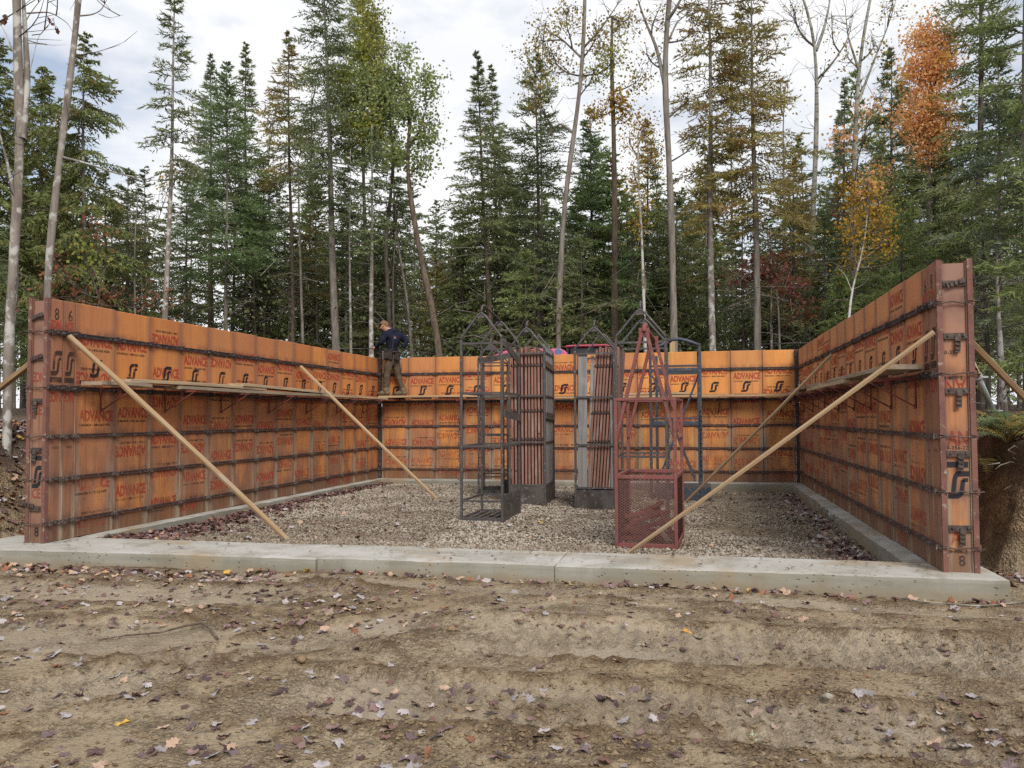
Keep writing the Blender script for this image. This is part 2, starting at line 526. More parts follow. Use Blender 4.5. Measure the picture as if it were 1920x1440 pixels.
MAT['galv'] = mat_steel('galvanised', (0.426, 0.451, 0.476, 1), (0.328, 0.353, 0.377, 1), None, 0.4, 0.5, 12)

def mat_concrete():
    k = M('concrete', 0.85, 0.2)
    v = k.pos()
    n = k.noise(v, 1.3, 6, 0.6)
    c = k.mix(k.ramp(n, 0.35, 0.68), (0.353, 0.336, 0.295, 1), (0.435, 0.426, 0.398, 1))
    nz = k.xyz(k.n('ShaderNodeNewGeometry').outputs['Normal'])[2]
    # upright sides darker and greener, upward faces paler
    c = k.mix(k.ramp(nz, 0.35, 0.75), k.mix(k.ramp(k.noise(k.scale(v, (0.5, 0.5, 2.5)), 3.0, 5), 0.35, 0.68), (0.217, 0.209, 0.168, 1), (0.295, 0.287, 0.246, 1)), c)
    # sandy mud tracked over the top
    c = k.mix(k.math('MULTIPLY', k.ramp(k.noise(v, 0.85, 5, 0.6), 0.50, 0.64), 0.7), c, (0.295, 0.213, 0.119, 1))
    c = k.mix(k.math('MULTIPLY', k.ramp(k.noise(k.scale(v, (1.0, 1.0, 0.4)), 2.2, 6, 0.65), 0.48, 0.62), 0.45), c, (0.185, 0.165, 0.125, 1))
    zz_ = k.xyz(v)[2]
    c = k.mix(k.math('MULTIPLY', k.ramp(k.math('ADD', zz_, k.math('MULTIPLY_ADD', k.noise(v, 3.0, 4), 0.10, -0.05)), -0.125, -0.055, 1.0, 0.0), 0.55), c, (0.235, 0.180, 0.112, 1))
    pit = k.voro(k.scale(v, (0.7, 1, 1)), 24.0)
    pm = k.math('MULTIPLY', k.ramp(pit, 0.10, 0.24, 1, 0), k.ramp(k.noise(v, 4.0, 3), 0.42, 0.54))
    c = k.mix(k.math('MULTIPLY', pm, 0.75), c, (0.082, 0.070, 0.057, 1))
    k.color(c)
    h = k.math('SUBTRACT', k.math('MULTIPLY', k.noise(v, 40, 4), 0.3), pm)
    k.bump(h, 0.5, 0.008)
    return k.m
MAT['concrete'] = mat_concrete()

def mat_ground():
    k = M('sandy_soil', 0.85, 0.25)
    v = k.pos()
    p = k.xyz(v)
    big = k.noise(v, 0.55, 5, 0.6)
    med = k.noise(v, 3.2, 6, 0.65)
    fine = k.noise(v, 26, 5, 0.7)
    c = k.mix(k.ramp(big, 0.36, 0.64), (0.316, 0.238, 0.145, 1), (0.396, 0.318, 0.215, 1))
    c = k.mix(k.math('MULTIPLY', k.ramp(med, 0.49, 0.66), 0.62), c, (0.197, 0.130, 0.068, 1))
    c = k.mix(k.math('MULTIPLY', k.ramp(fine, 0.54, 0.66), 0.72), c, (0.113, 0.074, 0.043, 1))  # dark specks: relief shading of the fine bumps painted into the colour
    c = k.mix(k.math('MULTIPLY', k.ramp(k.noise(v, 58, 4, 0.7), 0.56, 0.68), k.ramp(med, 0.42, 0.6, 0.15, 0.85)), c, (0.118, 0.079, 0.050, 1))
    # damp greyish silt in the flats of the tracks
    silt = k.attr('silt')
    c = k.mix(k.math('MULTIPLY', silt, 0.8), c, k.mix(fine, (0.329, 0.272, 0.200, 1), (0.418, 0.359, 0.277, 1)))
    # churned clods
    clod = k.attr('clod')
    c = k.mix(k.math('MULTIPLY', clod, k.ramp(fine, 0.25, 0.5)), c, (0.137, 0.088, 0.046, 1))
    # crumb structure in the loose soil: sharp grains, the shade in their gaps painted dark
    dv = k.n('ShaderNodeVectorMath', operation='MULTIPLY_ADD')
    nv = k.n('ShaderNodeTexNoise'); k.l(v, nv.inputs['Vector']); nv.inputs['Scale'].default_value = 14
    k.l(nv.outputs['Color'], dv.inputs[0]); dv.inputs[1].default_value = (0.05, 0.05, 0.05); k.l(v, dv.inputs[2])
    cr1 = k.voro(dv.outputs[0], 44.0); cr2 = k.voro(dv.outputs[0], 95.0)
    loose = k.math('MULTIPLY', k.ramp(med, 0.40, 0.58, 0.25, 1.0), k.ramp(silt, 0.2, 0.9, 1.0, 0.35))
    gap = k.math('MULTIPLY', k.ramp(cr1, 0.34, 0.62), loose)
    c = k.mix(k.math('MULTIPLY', gap, 0.46), c, (0.090, 0.062, 0.040, 1))
    # cut bank: dark topsoil over yellow-brown sand
    zb = k.math('ADD', p[2], k.math('MULTIPLY_ADD', med, 0.5, -0.25))
    bank = k.ramp(zb, 0.05, 0.3)
    bankc = k.mix(k.ramp(k.noise(k.scale(v, (1, 1, 3)), 3, 5), 0.35, 0.65), (0.293, 0.203, 0.116, 1), (0.489, 0.360, 0.214, 1))
    bankc = k.mix(k.ramp(zb, 0.55, 0.75), bankc, k.mix(fine, (0.094, 0.067, 0.052, 1), (0.253, 0.176, 0.119, 1)))
    bankc = k.mix(k.math('MULTIPLY', k.ramp(k.noise(k.scale(v, (1, 1, 1.6)), 5.5, 6, 0.7), 0.50, 0.64), 0.75), bankc, (0.098, 0.074, 0.056, 1))
    bankc = k.mix(k.math('MULTIPLY', k.ramp(cr1, 0.30, 0.60), 0.6), bankc, (0.070, 0.050, 0.036, 1))  # shade between the grains painted into the bank colour too
    c = k.mix(bank, c, bankc)
    k.color(c)
    h = k.math('ADD', k.math('MULTIPLY', med, 0.7), k.math('MULTIPLY', fine, 0.5))
    h = k.math('ADD', h, k.math('MULTIPLY', k.noise(v, 90, 4, 0.7), 0.22))
    h = k.math('SUBTRACT', h, k.math('MULTIPLY', k.math('ADD', cr1, k.math('MULTIPLY', cr2, 0.5)), k.math('MULTIPLY', loose, 0.55)))
    k.bump(h, 1.0, 0.05)
    return k.m
MAT['ground'] = mat_ground()

def mat_gravel():
    k = M('gravel', 0.8, 0.25)
    t = k.attr()
    v = k.pos()
    c = k.mix(k.ramp(t, 0.0, 0.55), (0.091, 0.070, 0.050, 1), (0.265, 0.217, 0.160, 1))
    c = k.mix(k.ramp(t, 0.55, 1.0), c, (0.403, 0.360, 0.304, 1))
    c = k.mix(k.math('MULTIPLY', k.ramp(k.noise(v, 0.7, 4), 0.48, 0.64), 0.5), c, (0.112, 0.074, 0.053, 1))
    k.color(c).bump(k.noise(v, 60, 3), 0.3, 0.004)
    return k.m
MAT['gravel'] = mat_gravel()

def mat_leaf():
    k = M('dry_leaf', 0.5, 0.45)
    c = k.n('ShaderNodeObjectInfo').outputs['Color']
    n = k.noise(k.obj(), 28, 4)
    c = k.mix(k.ramp(n, 0.42, 0.7, 0, 0.55), c, k.mix(0.6, c, (0.07, 0.04, 0.04, 1)))
    k.color(c); k.translucent(c, 0.15)
    return k.m
MAT['leaf'] = mat_leaf()

def mat_litter():
    k = M('leaf_litter', 0.55, 0.4)
    t = k.attr()
    cr = k.n('ShaderNodeValToRGB')
    cr.color_ramp.interpolation = 'CONSTANT'
    cols = [(0, (0.085, 0.045, 0.042, 1)), (0.28, (0.15, 0.075, 0.062, 1)), (0.5, (0.20, 0.125, 0.115, 1)), (0.64, (0.37, 0.33, 0.33, 1)),  # the pale grey step has sky sheen painted into its colour
            (0.76, (0.40, 0.27, 0.19, 1)), (0.90, (0.24, 0.095, 0.045, 1)), (0.978, (0.50, 0.30, 0.06, 1))]
    e = cr.color_ramp.elements
    e[0].position, e[0].color = cols[0]
    e[1].position, e[1].color = cols[1]
    for p, c in cols[2:]:
        x = e.new(p); x.color = c
    k.l(t, cr.inputs['Fac'])
    k.color(cr.outputs['Color'])
    return k.m
MAT['litter'] = mat_litter()

# ================================================================== GROUND
WX, WY = 8.1693, 9.5357            # inside faces of the right and back forms
YL, YR = 0.5814, 0.5592            # near ends of the side walls
GLINE = -0.135

def ground_z(x, y):
    x = np.asarray(x, float); y = np.asarray(y, float)
    z = GLINE - 0.03 * sstep(5.5, 8.6, x) - 0.02 * sstep(1.5, -0.2, x) - 0.13 * sstep(0.2, -5.0, y)
    front = sstep(0.35, 0.0, y)
    z = z + front * (0.065 * (fbm(x * 0.55, y * 0.9, 4, 3) - 0.5) + 0.026 * (fbm(x * 2.3, y * 3.0, 4, 9) - 0.5))
    # banks round the dig
    nl = 0.5 * (fbm(x * 0.9, y * 0.9, 4, 21) - 0.5)
    dl = (-0.72 + nl * 0.5 - 2.4 * sstep(0.65, -0.6, y)) - x
    zl = 1.28 * sstep(0.0, 1.35, dl) + 0.10 * (fbm(x * 3, y * 3, 4, 5) - 0.5) * sstep(0.05, 0.4, dl)
    dr = x - (8.86 + nl * 0.35 + 1.5 * np.maximum(0, 1.55 - y))
    zr = 1.16 * sstep(0.0, 0.42, dr) + 0.12 * (fbm(x * 3 + y, y * 3 - x, 4, 6) - 0.5) * sstep(0.0, 0.2, dr)
    db = y - (10.35 + nl)
    zb = 1.25 * sstep(0.0, 0.8, db)
    bank = np.maximum(np.maximum(zl, zr), zb)
    away = np.maximum(np.maximum(dl - 1.3, dr - 0.5), db - 0.8)
    bank = bank + 0.55 * sstep(0, 22, away) + sstep(0.2, 2, away) * 0.25 * (fbm(x * 0.35, y * 0.35, 3, 8) - 0.4)
    return z + bank

def tracks(x, y):
    """wheel and crawler marks in front of the footing: dz, silt, clod masks"""
    dz = np.zeros_like(x); silt = np.zeros_like(x); clod = np.zeros_like(x)
    def band(xa, ya, xb, yb, w, x_lo, x_hi, depth, bars, seed):
        nonlocal dz, silt, clod
        d = np.array([xb - xa, yb - ya]); ln = np.hypot(*d); d = d / ln
        t = (x - xa) * d[0] + (y - ya) * d[1]
        s = (y - ya) * d[0] - (x - xa) * d[1] + 0.12 * (fbm(t * 0.7, t * 0 + seed, 3, seed) - 0.5)
        m = sstep(w / 2 + 0.02, w / 2 - 0.04, np.abs(s)) * sstep(x_lo - 0.3, x_lo + 0.3, t) * sstep(x_hi + 0.3, x_hi - 0.3, t)
        worn = sstep(0.22, 0.45, fbm(x * 1.7, y * 1.7, 3, seed + 2))
        ph = (t + 0.05 * vnoise(s * 6, t * 2, seed)) / 0.105
        bar = np.clip(np.abs((ph % 1.0) - 0.5) * 9 - 1.9, 0, 1)
        cross = np.clip(np.abs(((s + 0.02 * vnoise(t * 7, s, 4)) / 0.17 % 1.0) - 0.5) * 8 - 2.9, 0, 1)
        dz = dz + m * (-depth + bars * worn * (bar - 0.6) - bars * 0.6 * worn * cross)
        silt = np.maximum(silt, m * (1 - 0.4 * worn))
        rid = np.exp(-((np.abs(s) - w / 2 - 0.05) / 0.055) ** 2) * sstep(x_lo - 0.2, x_lo + 0.3, t) * sstep(x_hi + 0.3, x_hi - 0.3, t)
        rough = fbm(x * 9, y * 9, 3, seed + 5)
        dz = dz + rid * (0.006 + 0.034 * (rough - 0.25) * (0.4 + fbm(t * 1.3, t * 0, 2, seed + 8)))
        clod = np.maximum(clod, rid * sstep(0.38, 0.55, rough))
    band(4.6, -1.35, 9.6, -1.05, 0.80, 0.3, 4.6, 0.030, 0.030, 11)
    band(4.2, -2.45, 9.6, -2.30, 0.62, 0.0, 4.8, 0.030, 0.022, 17)
    band(2.6, -3.0, 5.0, -0.55, 0.55, 0.3, 2.7, 0.034, 0.018, 23)
    band(-0.6, -0.80, 3.4, -0.62, 0.60, 0.0, 3.8, 0.020, 0.004, 29)
    band(1.0, -2.0, 3.4, -1.75, 0.75, 0.0, 2.4, 0.025, 0.003, 31)
    band(0.3, 0.02, 8.2, -0.10, 0.30, 0.0, 8.0, 0.008, 0.004, 37)
    # crumbled heaps
    for hx, hy, hr, hh in ((3.15, -0.12, 0.42, 0.07), (3.55, -0.20, 0.30, 0.055), (3.55, -2.05, 0.38, 0.07), (4.35, -1.55, 0.22, 0.05), (4.45, -1.75, 0.2, 0.05),
                           (5.55, -2.65, 0.5, 0.06), (6.6, -0.45, 0.45, 0.04), (3.05, -1.15, 0.35, 0.06), (1.3, -0.1, 0.4, 0.05), (7.6, -2.3, 0.6, 0.07), (6.3, -2.5, 0.35, 0.06)):
        q = np.exp(-(((x - hx) / hr) ** 2 + ((y - hy) / (hr * 0.6)) ** 2))
        rough = fbm(x * 11, y * 11, 4, 41)
        dz = dz + q * (hh * 0.22 + hh * 1.25 * (rough - 0.4))
        clod = np.maximum(clod, q * sstep(0.4, 0.6, rough))
    f = sstep(0.38, 0.2, y)
    return dz * f, silt * f, clod * f

def graded(lo, hi, step, far_lo, far_hi, nf):
    core = np.arange(lo, hi + 1e-6, step)
    a = lo - step * 2 - np.geomspace(0.05, lo - far_lo, nf)
    b = hi + step * 2 + np.geomspace(0.05, far_hi - hi, nf)
    return np.concatenate([a[::-1], core, b])

def near_ground(x, y):
    dz, silt, clod = tracks(x, y)
    m = sstep(0.25, 0.0, y)
    g = fbm(x * 7, y * 9, 3, 51)
    rough = sstep(0.45, 0.7, fbm(x * 0.9, y * 1.4, 3, 55)) * (1 - silt)
    dz = dz + m * rough * 0.046 * (g - 0.42) + m * (0.024 - 0.015 * silt) * (fbm(x * 17, y * 19, 2, 57) - 0.5) * (0.35 + 1.3 * rough)
    return ground_z(x, y) + dz, silt, np.maximum(clod, 0.8 * m * rough * sstep(0.5, 0.65, g))

xs = graded(-0.6, 10.2, 0.026, -220, 240, 46)
ys = np.concatenate([np.geomspace(-40, -5.0, 14), np.arange(-4.9, -3.4, 0.1), np.arange(-3.4, 0.4, 0.024),
                     np.arange(0.42, 3.2, 0.06), np.arange(3.3, 12, 0.22), np.geomspace(12.2, 420, 40)])
GXX, GYY = np.meshgrid(xs, ys)
gzv, g_silt, g_clod = near_ground(GXX, GYY)
nx_, ny_ = len(xs), len(ys)
ii = (np.arange(ny_ - 1)[:, None] * nx_ + np.arange(nx_ - 1)[None, :]).ravel()
gfaces = np.stack([ii, ii + 1, ii + nx_ + 1, ii + nx_], 1)
gme = fast_mesh('ground', np.stack([GXX.ravel(), GYY.ravel(), gzv.ravel()], 1), gfaces, [MAT['ground']], None, True)
for nm, arr in (('silt', g_silt), ('clod', g_clod)):
    at = gme.attributes.new(nm, 'FLOAT', 'POINT')
    at.data.foreach_set('value', arr.ravel().astype(np.float32))
tag(link('ground', gme), kind='structure')

def gz_at(x, y):
    i = min(max(int(np.searchsorted(xs, x)) - 1, 0), nx_ - 2); j = min(max(int(np.searchsorted(ys, y)) - 1, 0), ny_ - 2)
    s = (x - xs[i]) / (xs[i + 1] - xs[i]); t = (y - ys[j]) / (ys[j + 1] - ys[j])
    return float((gzv[j, i] * (1 - s) + gzv[j, i + 1] * s) * (1 - t) + (gzv[j + 1, i] * (1 - s) + gzv[j + 1, i + 1] * s) * t)

# ================================================================== FOOTING
def slab(name, poly, z0, z1, parent, seed=0, res=0.05):
    """poly: (x0,x1, y0 at x0, y0 at x1, y1 at x0, y1 at x1) as a cast concrete strip"""
    x0, x1, ya0, ya1, yb0, yb1 = poly
    nx = max(2, int((x1 - x0) / res) + 1); ny = max(2, int(max(yb0 - ya0, yb1 - ya1) / res) + 1)
    s, t = np.meshgrid(np.linspace(0, 1, nx), np.linspace(0, 1, ny))
    X = x0 + (x1 - x0) * s
    Y = (ya0 + (ya1 - ya0) * s) * (1 - t) + (yb0 + (yb1 - yb0) * s) * t
    edge = (t == 0) | (t == 1) | (s == 0) | (s == 1)
    jit = 0.010 * (fbm(X * 9, Y * 9, 3, seed) - 0.5)
    Y = Y + np.where((t == 0) | (t == 1), jit, 0)
    X = X + np.where((s == 0) | (s == 1), 0.3 * jit, 0)
    Z = z1 + 0.014 * (fbm(X * 2, Y * 2, 4, seed + 3) - 0.5) - np.where(edge, 0.006 + 0.014 * np.maximum(0, fbm(X * 7, Y * 7, 3, seed + 7) - 0.5), 0)
    V = [np.stack([X, Y, Z], -1).reshape(-1, 3)]
    idx = np.arange(nx * ny).reshape(ny, nx)
    F = [np.stack([idx[:-1, :-1], idx[:-1, 1:], idx[1:, 1:], idx[1:, :-1]], -1).reshape(-1, 4)]
    ring = np.concatenate([idx[0, :], idx[1:, -1], idx[-1, -2::-1], idx[-2:0:-1, 0]])
    base = V[0][ring]
    n = len(ring); prev = ring; off = nx * ny
    cen = V[0].mean(0)
    for lev in (0.025, (z1 - z0) * 0.5, z1 - z0):
        lv = base.copy()
        out = 0.004 * (fbm(lv[:, 0] * 3 + lev * 31, lv[:, 1] * 3, 3, seed + 11) - 0.5) + 0.003
        d = lv - cen; d[:, 2] = 0
        yside = (np.abs(lv[:, 1] - V[0][:, 1].min()) < 0.25) | (np.abs(lv[:, 1] - V[0][:, 1].max()) < 0.25)
        lv[:, 1] += np.where(yside, np.sign(d[:, 1]) * out, 0)
        lv[:, 2] = lv[:, 2] - lev
        V.append(lv)
        cur = off + np.arange(n)
        F.append(np.stack([prev, cur, np.roll(cur, -1), np.roll(prev, -1)], -1)[:, ::1])
        prev = cur; off += n
    me = fast_mesh(name, np.concatenate(V), np.concatenate(F), [MAT['concrete']])
    return link(name, me, parent)

FOOT = thing('concrete_footing', 'pale concrete strip footing around the gravel, under the three form walls', 'footing', (0, 0, 0))
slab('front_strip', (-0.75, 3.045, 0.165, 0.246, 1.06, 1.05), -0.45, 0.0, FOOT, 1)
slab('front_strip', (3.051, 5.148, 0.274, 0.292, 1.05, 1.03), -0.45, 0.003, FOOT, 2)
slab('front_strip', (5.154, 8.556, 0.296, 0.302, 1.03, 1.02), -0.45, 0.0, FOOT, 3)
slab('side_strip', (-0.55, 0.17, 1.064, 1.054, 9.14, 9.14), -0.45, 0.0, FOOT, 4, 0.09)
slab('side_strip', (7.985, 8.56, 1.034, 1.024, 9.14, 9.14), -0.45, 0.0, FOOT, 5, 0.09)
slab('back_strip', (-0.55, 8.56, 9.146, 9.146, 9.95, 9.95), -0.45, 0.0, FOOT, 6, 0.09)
# rough lip where the right strip steps
m = MB()
for i in range(26):
    y = 4.3 + rng.random() * 1.5
    m.box((7.972 + rng.random() * 0.012, y, -0.03 - rng.random() * 0.05), (0.02, 0.05 + rng.random() * 0.08, 0.03 + rng.random() * 0.04), Matrix.Rotation(rng.random() * 0.5, 3, 'X'))
tag(m.build('cast_lip', MAT['concrete'], FOOT), kind='stuff')

# ================================================================== GRAVEL
def gravel_z(x, y):
    x = np.asarray(x, float); y = np.asarray(y, float)
    return (-0.088 - 0.062 * sstep(3.5, 8.0, x) + 0.045 * sstep(2.2, 1.0, y) * sstep(8.0, 6.8, x)
            + 0.05 * (fbm(x * 0.8, y * 0.8, 4, 71) - 0.5) + 0.02 * (fbm(x * 3, y * 3, 3, 73) - 0.5))

def gravel():
    x = np.arange(0.15, 8.03, 0.07); y = np.arange(1.0, 9.19, 0.07)
    X, Y = np.meshgrid(x, y)
    acc = Acc()
    n = len(x); i = (np.arange(len(y) - 1)[:, None] * n + np.arange(n - 1)[None, :]).ravel()
    q = np.stack([i, i + 1, i + n + 1, i + n], 1)
    tri = np.concatenate([q[:, [0, 1, 2]], q[:, [0, 2, 3]]])
    acc.add(np.stack([X.ravel(), Y.ravel(), gravel_z(X, Y).ravel() - 0.012], 1), tri, rng.random(len(tri)) * 0.25)
    N = 88000
    yy = 1.03 + 8.1 * rng.random(N) ** 1.25
    xx = 0.19 + 7.78 * rng.random(N)
    r = 0.0085 + 0.0105 * rng.random(N) ** 1.7
    r = r * (1 + 0.35 * sstep(3, 9, yy))
    base = np.array([[1, 0, 0], [0, 1, 0], [-1, 0, 0], [0, -1, 0], [0, 0, 1], [0, 0, -1]], float)
    P = base[None] * (0.65 + 0.7 * rng.random((N, 6, 1)))
    P += 0.25 * rng.standard_normal((N, 6, 3))
    P[:, :, 2] *= 0.75
    P = P * r[:, None, None]
    P[:, :, 0] += xx[:, None]; P[:, :, 1] += yy[:, None]
    P[:, :, 2] += (gravel_z(xx, yy) - 0.004 + 0.010 * rng.random(N))[:, None]
    f = np.array([[0, 1, 4], [1, 2, 4], [2, 3, 4], [3, 0, 4], [1, 0, 5], [2, 1, 5], [3, 2, 5], [0, 3, 5]])
    F = (np.arange(N)[:, None, None] * 6 + f[None]).reshape(-1, 3)
    tone = np.clip(0.12 + 0.88 * rng.random(N) ** 1.15, 0, 1)
    dark = fbm(xx * 0.7, yy * 0.7, 3, 77)
    tone = tone * (0.75 + 0.45 * sstep(0.35, 0.6, dark))
    acc.add(P.reshape(-1, 3), F, np.repeat(np.clip(tone, 0, 1), 8))
    tag(link('gravel', acc.mesh('gravel', [MAT['gravel']])), kind='stuff')
gravel()

# ================================================================== LETTERING
_txt = {}
def text_arrays(s, bold=0.0):
    """(verts xz, tris) scaled to a 1 x 1 box"""
    key = (s, bold)
    if key in _txt: return _txt[key]
    c = bpy.data.curves.new('text', 'FONT')
    c.body = s
    c.offset = bold
    c.resolution_u = 2
    o = bpy.data.objects.new('text', c)
    COL.objects.link(o)
    dg = bpy.context.evaluated_depsgraph_get()
    me = o.evaluated_get(dg).to_mesh()
    me.calc_loop_triangles()
    v = np.zeros(len(me.vertices) * 3); me.vertices.foreach_get('co', v)
    v = v.reshape(-1, 3)[:, :2]
    t = np.zeros(len(me.loop_triangles) * 3, dtype=np.int32); me.loop_triangles.foreach_get('vertices', t)
    t = t.reshape(-1, 3)
    o.evaluated_get(dg).to_mesh_clear()
    bpy.data.objects.remove(o); bpy.data.curves.remove(c)
    lo, hi = v.min(0), v.max(0)
    v = (v - lo) / (hi - lo)
    _txt[key] = (v, t)
    return _txt[key]

def stroke_poly(pts, w):
    """thick polyline as tris in the xz plane"""
    P = np.asarray(pts, float)
    T = np.gradient(P, axis=0); T /= np.linalg.norm(T, axis=1)[:, None]
    Nn = np.stack([-T[:, 1], T[:, 0]], 1) * w / 2
    V = np.concatenate([P + Nn, P - Nn]); n = len(P)
    F = []
    for i in range(n - 1): F += [(i, n + i, n + i + 1), (i, n + i + 1, i + 1)]
    return V, np.array(F)

def arc(c, r, a0, a1, n=6):
    a = np.radians(np.linspace(a0, a1, n))
    return [(c[0] + r * math.cos(t), c[1] + r * math.sin(t)) for t in a]

def logo_arrays():
    """the leaning double-hook emblem, 1 x 1 box"""
    sh = lambda P: [(x + 0.16 * y - 0.02, y) for x, y in P]
    A = sh([(0.88, 0.93), (0.6, 0.93), (0.46, 0.93)] + arc((0.42, 0.73), 0.2, 90, 180, 6)[1:] + [(0.22, 0.5), (0.22, 0.22)])
    B = sh([(0.62, 0.68), (0.62, 0.4), (0.62, 0.27)] + arc((0.42, 0.27), 0.2, 0, -90, 6)[1:] + [(0.25, 0.07), (0.0, 0.07)])
    C = sh([(0.60, 0.69), (0.86, 0.69)])
    va, fa = stroke_poly(A, 0.205); vb, fb = stroke_poly(B, 0.205); vc, fc = stroke_poly(C, 0.14)
    v = np.concatenate([va, vb, vc]); f = np.concatenate([fa, fb + len(va), fc + len(va) + len(vb)])
    return v, f
LOGO = logo_arrays()

class Print:
    """flat print on the local plane y = -d (x right, z up)"""
    def __init__(self, d=0.0016): self.v, self.f, self.n, self.d = [], [], 0, d
    def put(self, arr, x, z, w, h, flip=False):
        v, t = arr
        v = v.copy()
        if flip: v = 1 - v
        a = np.stack([x + v[:, 0] * w, np.full(len(v), -self.d), z + v[:, 1] * h], 1)
        self.v.append(a); self.f.append(t + self.n); self.n += len(a)
        return self
    def rect(self, x, z, w, h):
        return self.put((np.array([[0, 0], [1, 0], [1, 1], [0, 1.0]]), np.array([[0, 1, 2], [0, 2, 3]])), x, z, w, h)
    def mesh(self, name, m):
        if not self.v: return None
        return fast_mesh(name, np.concatenate(self.v), np.concatenate(self.f), [m])

BOLD = 0.045
BANDS = (0.19, 0.625, 1.055, 1.545, 2.105)
PH, PW = 2.44, 0.61

def layouts(n):
    out = []
    r = random.Random(5)
    for i in range(n):
        red, blk, lg = Print(0.0016), Print(0.0024), Print(0.0032)
        ph = r.random() * 0.8 - 0.8
        flip0 = r.random() < 0.5
        z = ph
        k = 0
        while z < 2.44:
            up = (k % 2 == 0) != flip0
            h = 0.126
            x = 0.045 + r.uniform(-0.03, 0.02)
            if 0.02 < z and z + h < 2.42 and r.random() < 0.86:
                red.put(text_arrays('ADVANCE', BOLD), x, z, 0.52, h, not up)
                if up:
                    if z - 0.05 > 0.02: blk.put(text_arrays('CANADA 1-800-265-4550', 0.02), x, z - 0.047, 0.48, 0.026)
                else:
                    if z + h + 0.05 < 2.42: blk.put(text_arrays('USA 1-800-356-2202', 0.02), x + 0.06, z + h + 0.02, 0.44, 0.026, True)
            z += r.choice((0.36, 0.40, 0.44))
            k += 1
        lx = 0.21 + r.uniform(-0.02, 0.02)
        lg.put(LOGO, lx, 1.675, 0.185, 0.185)
        lg.rect(0.06, 1.600, 0.46, 0.030)
        out.append((red.mesh('red_lettering', MAT['red_print']), blk.mesh('black_lettering', MAT['black_print']), lg.mesh('logo', MAT['black_print'])))
    return out
LAY = layouts(12)

# ================================================================== FORM WALLS
def panel_mesh(w, mat, h=PH, t=0.055):
    c = 0.004
    m = MB()
    c = 0.006
    x0, x1 = 0.0022, w - 0.0022
    vs = [(x0 + c, 0, c), (x1 - c, 0, c), (x1 - c, 0, h - c), (x0 + c, 0, h - c),
          (x0, 0.007, 0), (x1, 0.007, 0), (x1, 0.007, h), (x0, 0.007, h), (x0, t, 0), (x1, t, 0), (x1, t, h), (x0, t, h)]
    fs = [(0, 1, 2, 3), (0, 4, 5, 1), (1, 5, 6, 2), (2, 6, 7, 3), (3, 7, 4, 0), (4, 8, 9, 5), (5, 9, 10, 6), (6, 10, 11, 7), (7, 11, 8, 4), (8, 11, 10, 9)]
    m.add(vs, fs)
    return m.mesh('form_panel', mat)

def band_mesh(w, top=False):
    m = MB()
    H = 0.046 if top else 0.036
    m.box((w / 2, -0.008, 0), (w - 0.004, 0.024, H))
    m.box((w / 2, -0.0215, H * 0.34), (w - 0.05, 0.007, 0.008))
    for s in (-1, 1):
        cx = w / 2 + s * (w / 2 - 0.034)
        m.cur = 0 if top else 1
        m.box((cx, -0.025, 0), (0.046, 0.014, H + 0.006))
        m.box((cx + s * 0.02, -0.034, 0.0), (0.012, 0.012, H + 0.014))
        m.cur = 2
        for bx in (-0.014, 0.010):
            a = (cx + bx, -0.030, 0.006 - 0.01 * s)
            m.tube([a, (a[0], -0.040, a[2])], 0.0085, 6)
        m.box((w / 2 + s * (w / 2 - 0.11), -0.024, 0), (0.018, 0.010, 0.018))
    return m.mesh('steel_band', [MAT['band'] if top else MAT['band_rust'], MAT['clip'], MAT['bolt']])

def make_wall(label, loc, rz, widths, mats, thick, x0=0.0, seed=1):
    wall = thing('form_wall', label, 'concrete form', loc, rz)
    r = random.Random(seed)
    cache = {}
    x = x0
    total = x0 + sum(w for w, k in widths)
    order = list(range(len(LAY)))
    for i, (w, kind) in enumerate(widths):
        key = (w, kind)
        if key not in cache:
            cache[key] = (panel_mesh(w, MAT[mats[kind]]), band_mesh(w), band_mesh(w, True))
        pm, bm, bt = cache[key]
        dz = r.uniform(-0.006, 0.006)
        p = link('form_panel', pm, wall, (x, r.uniform(-0.002, 0.002), dz))
        for z in BANDS:
            link('steel_band', bt if z > 1.3 else bm, p, (0, 0, z - dz + r.uniform(-0.003, 0.003)))
        if kind == 0:
            if i % len(LAY) == 0: r.shuffle(order)
            for me in LAY[order[i % len(LAY)]]:
                if me:
                    o = link(me.name.split('.')[0], me, p)
                    o.scale = (w / PW, 1, 1)
        else:
            red, blk = Print(0.0016), Print(0.0024)
            blk.put(text_arrays('8' if kind == 1 else '6', 0.01), w * 0.36, 2.23, 0.062, 0.125)
            blk.put(LOGO, w * 0.16, 1.675, w * 0.74, 0.24)
            blk.rect(w * 0.10, 1.600, w * 0.8, 0.055)
            blk.put(text_arrays('CANADA', 0.004), w * 0.25, 0.93, w * 0.6, 0.026)
            red.put(text_arrays('NCE', BOLD), w * 0.1, 2.03 + 0.1, w * 0.7, 0.10, kind == 1)
            red.put(text_arrays('NCE', BOLD), w * 0.1, 1.40, w * 0.75, 0.11, True)
            link('red_lettering', red.mesh('red_lettering', MAT['red_print']), p)
            link('black_lettering', blk.mesh('black_lettering', MAT['grey_print']), p)
        x += w
    # outer face of the form
    m = MB()
    m.box(((x0 + total) / 2, thick - 0.026, PH / 2 - 0.005), (total - x0 + 0.02, 0.05, PH - 0.01))
    for z in BANDS:
        m.box(((x0 + total) / 2, thick + 0.008, z), (total - x0, 0.02, 0.05))
    m.build('outer_form', MAT['filler'], wall)
    return wall, total

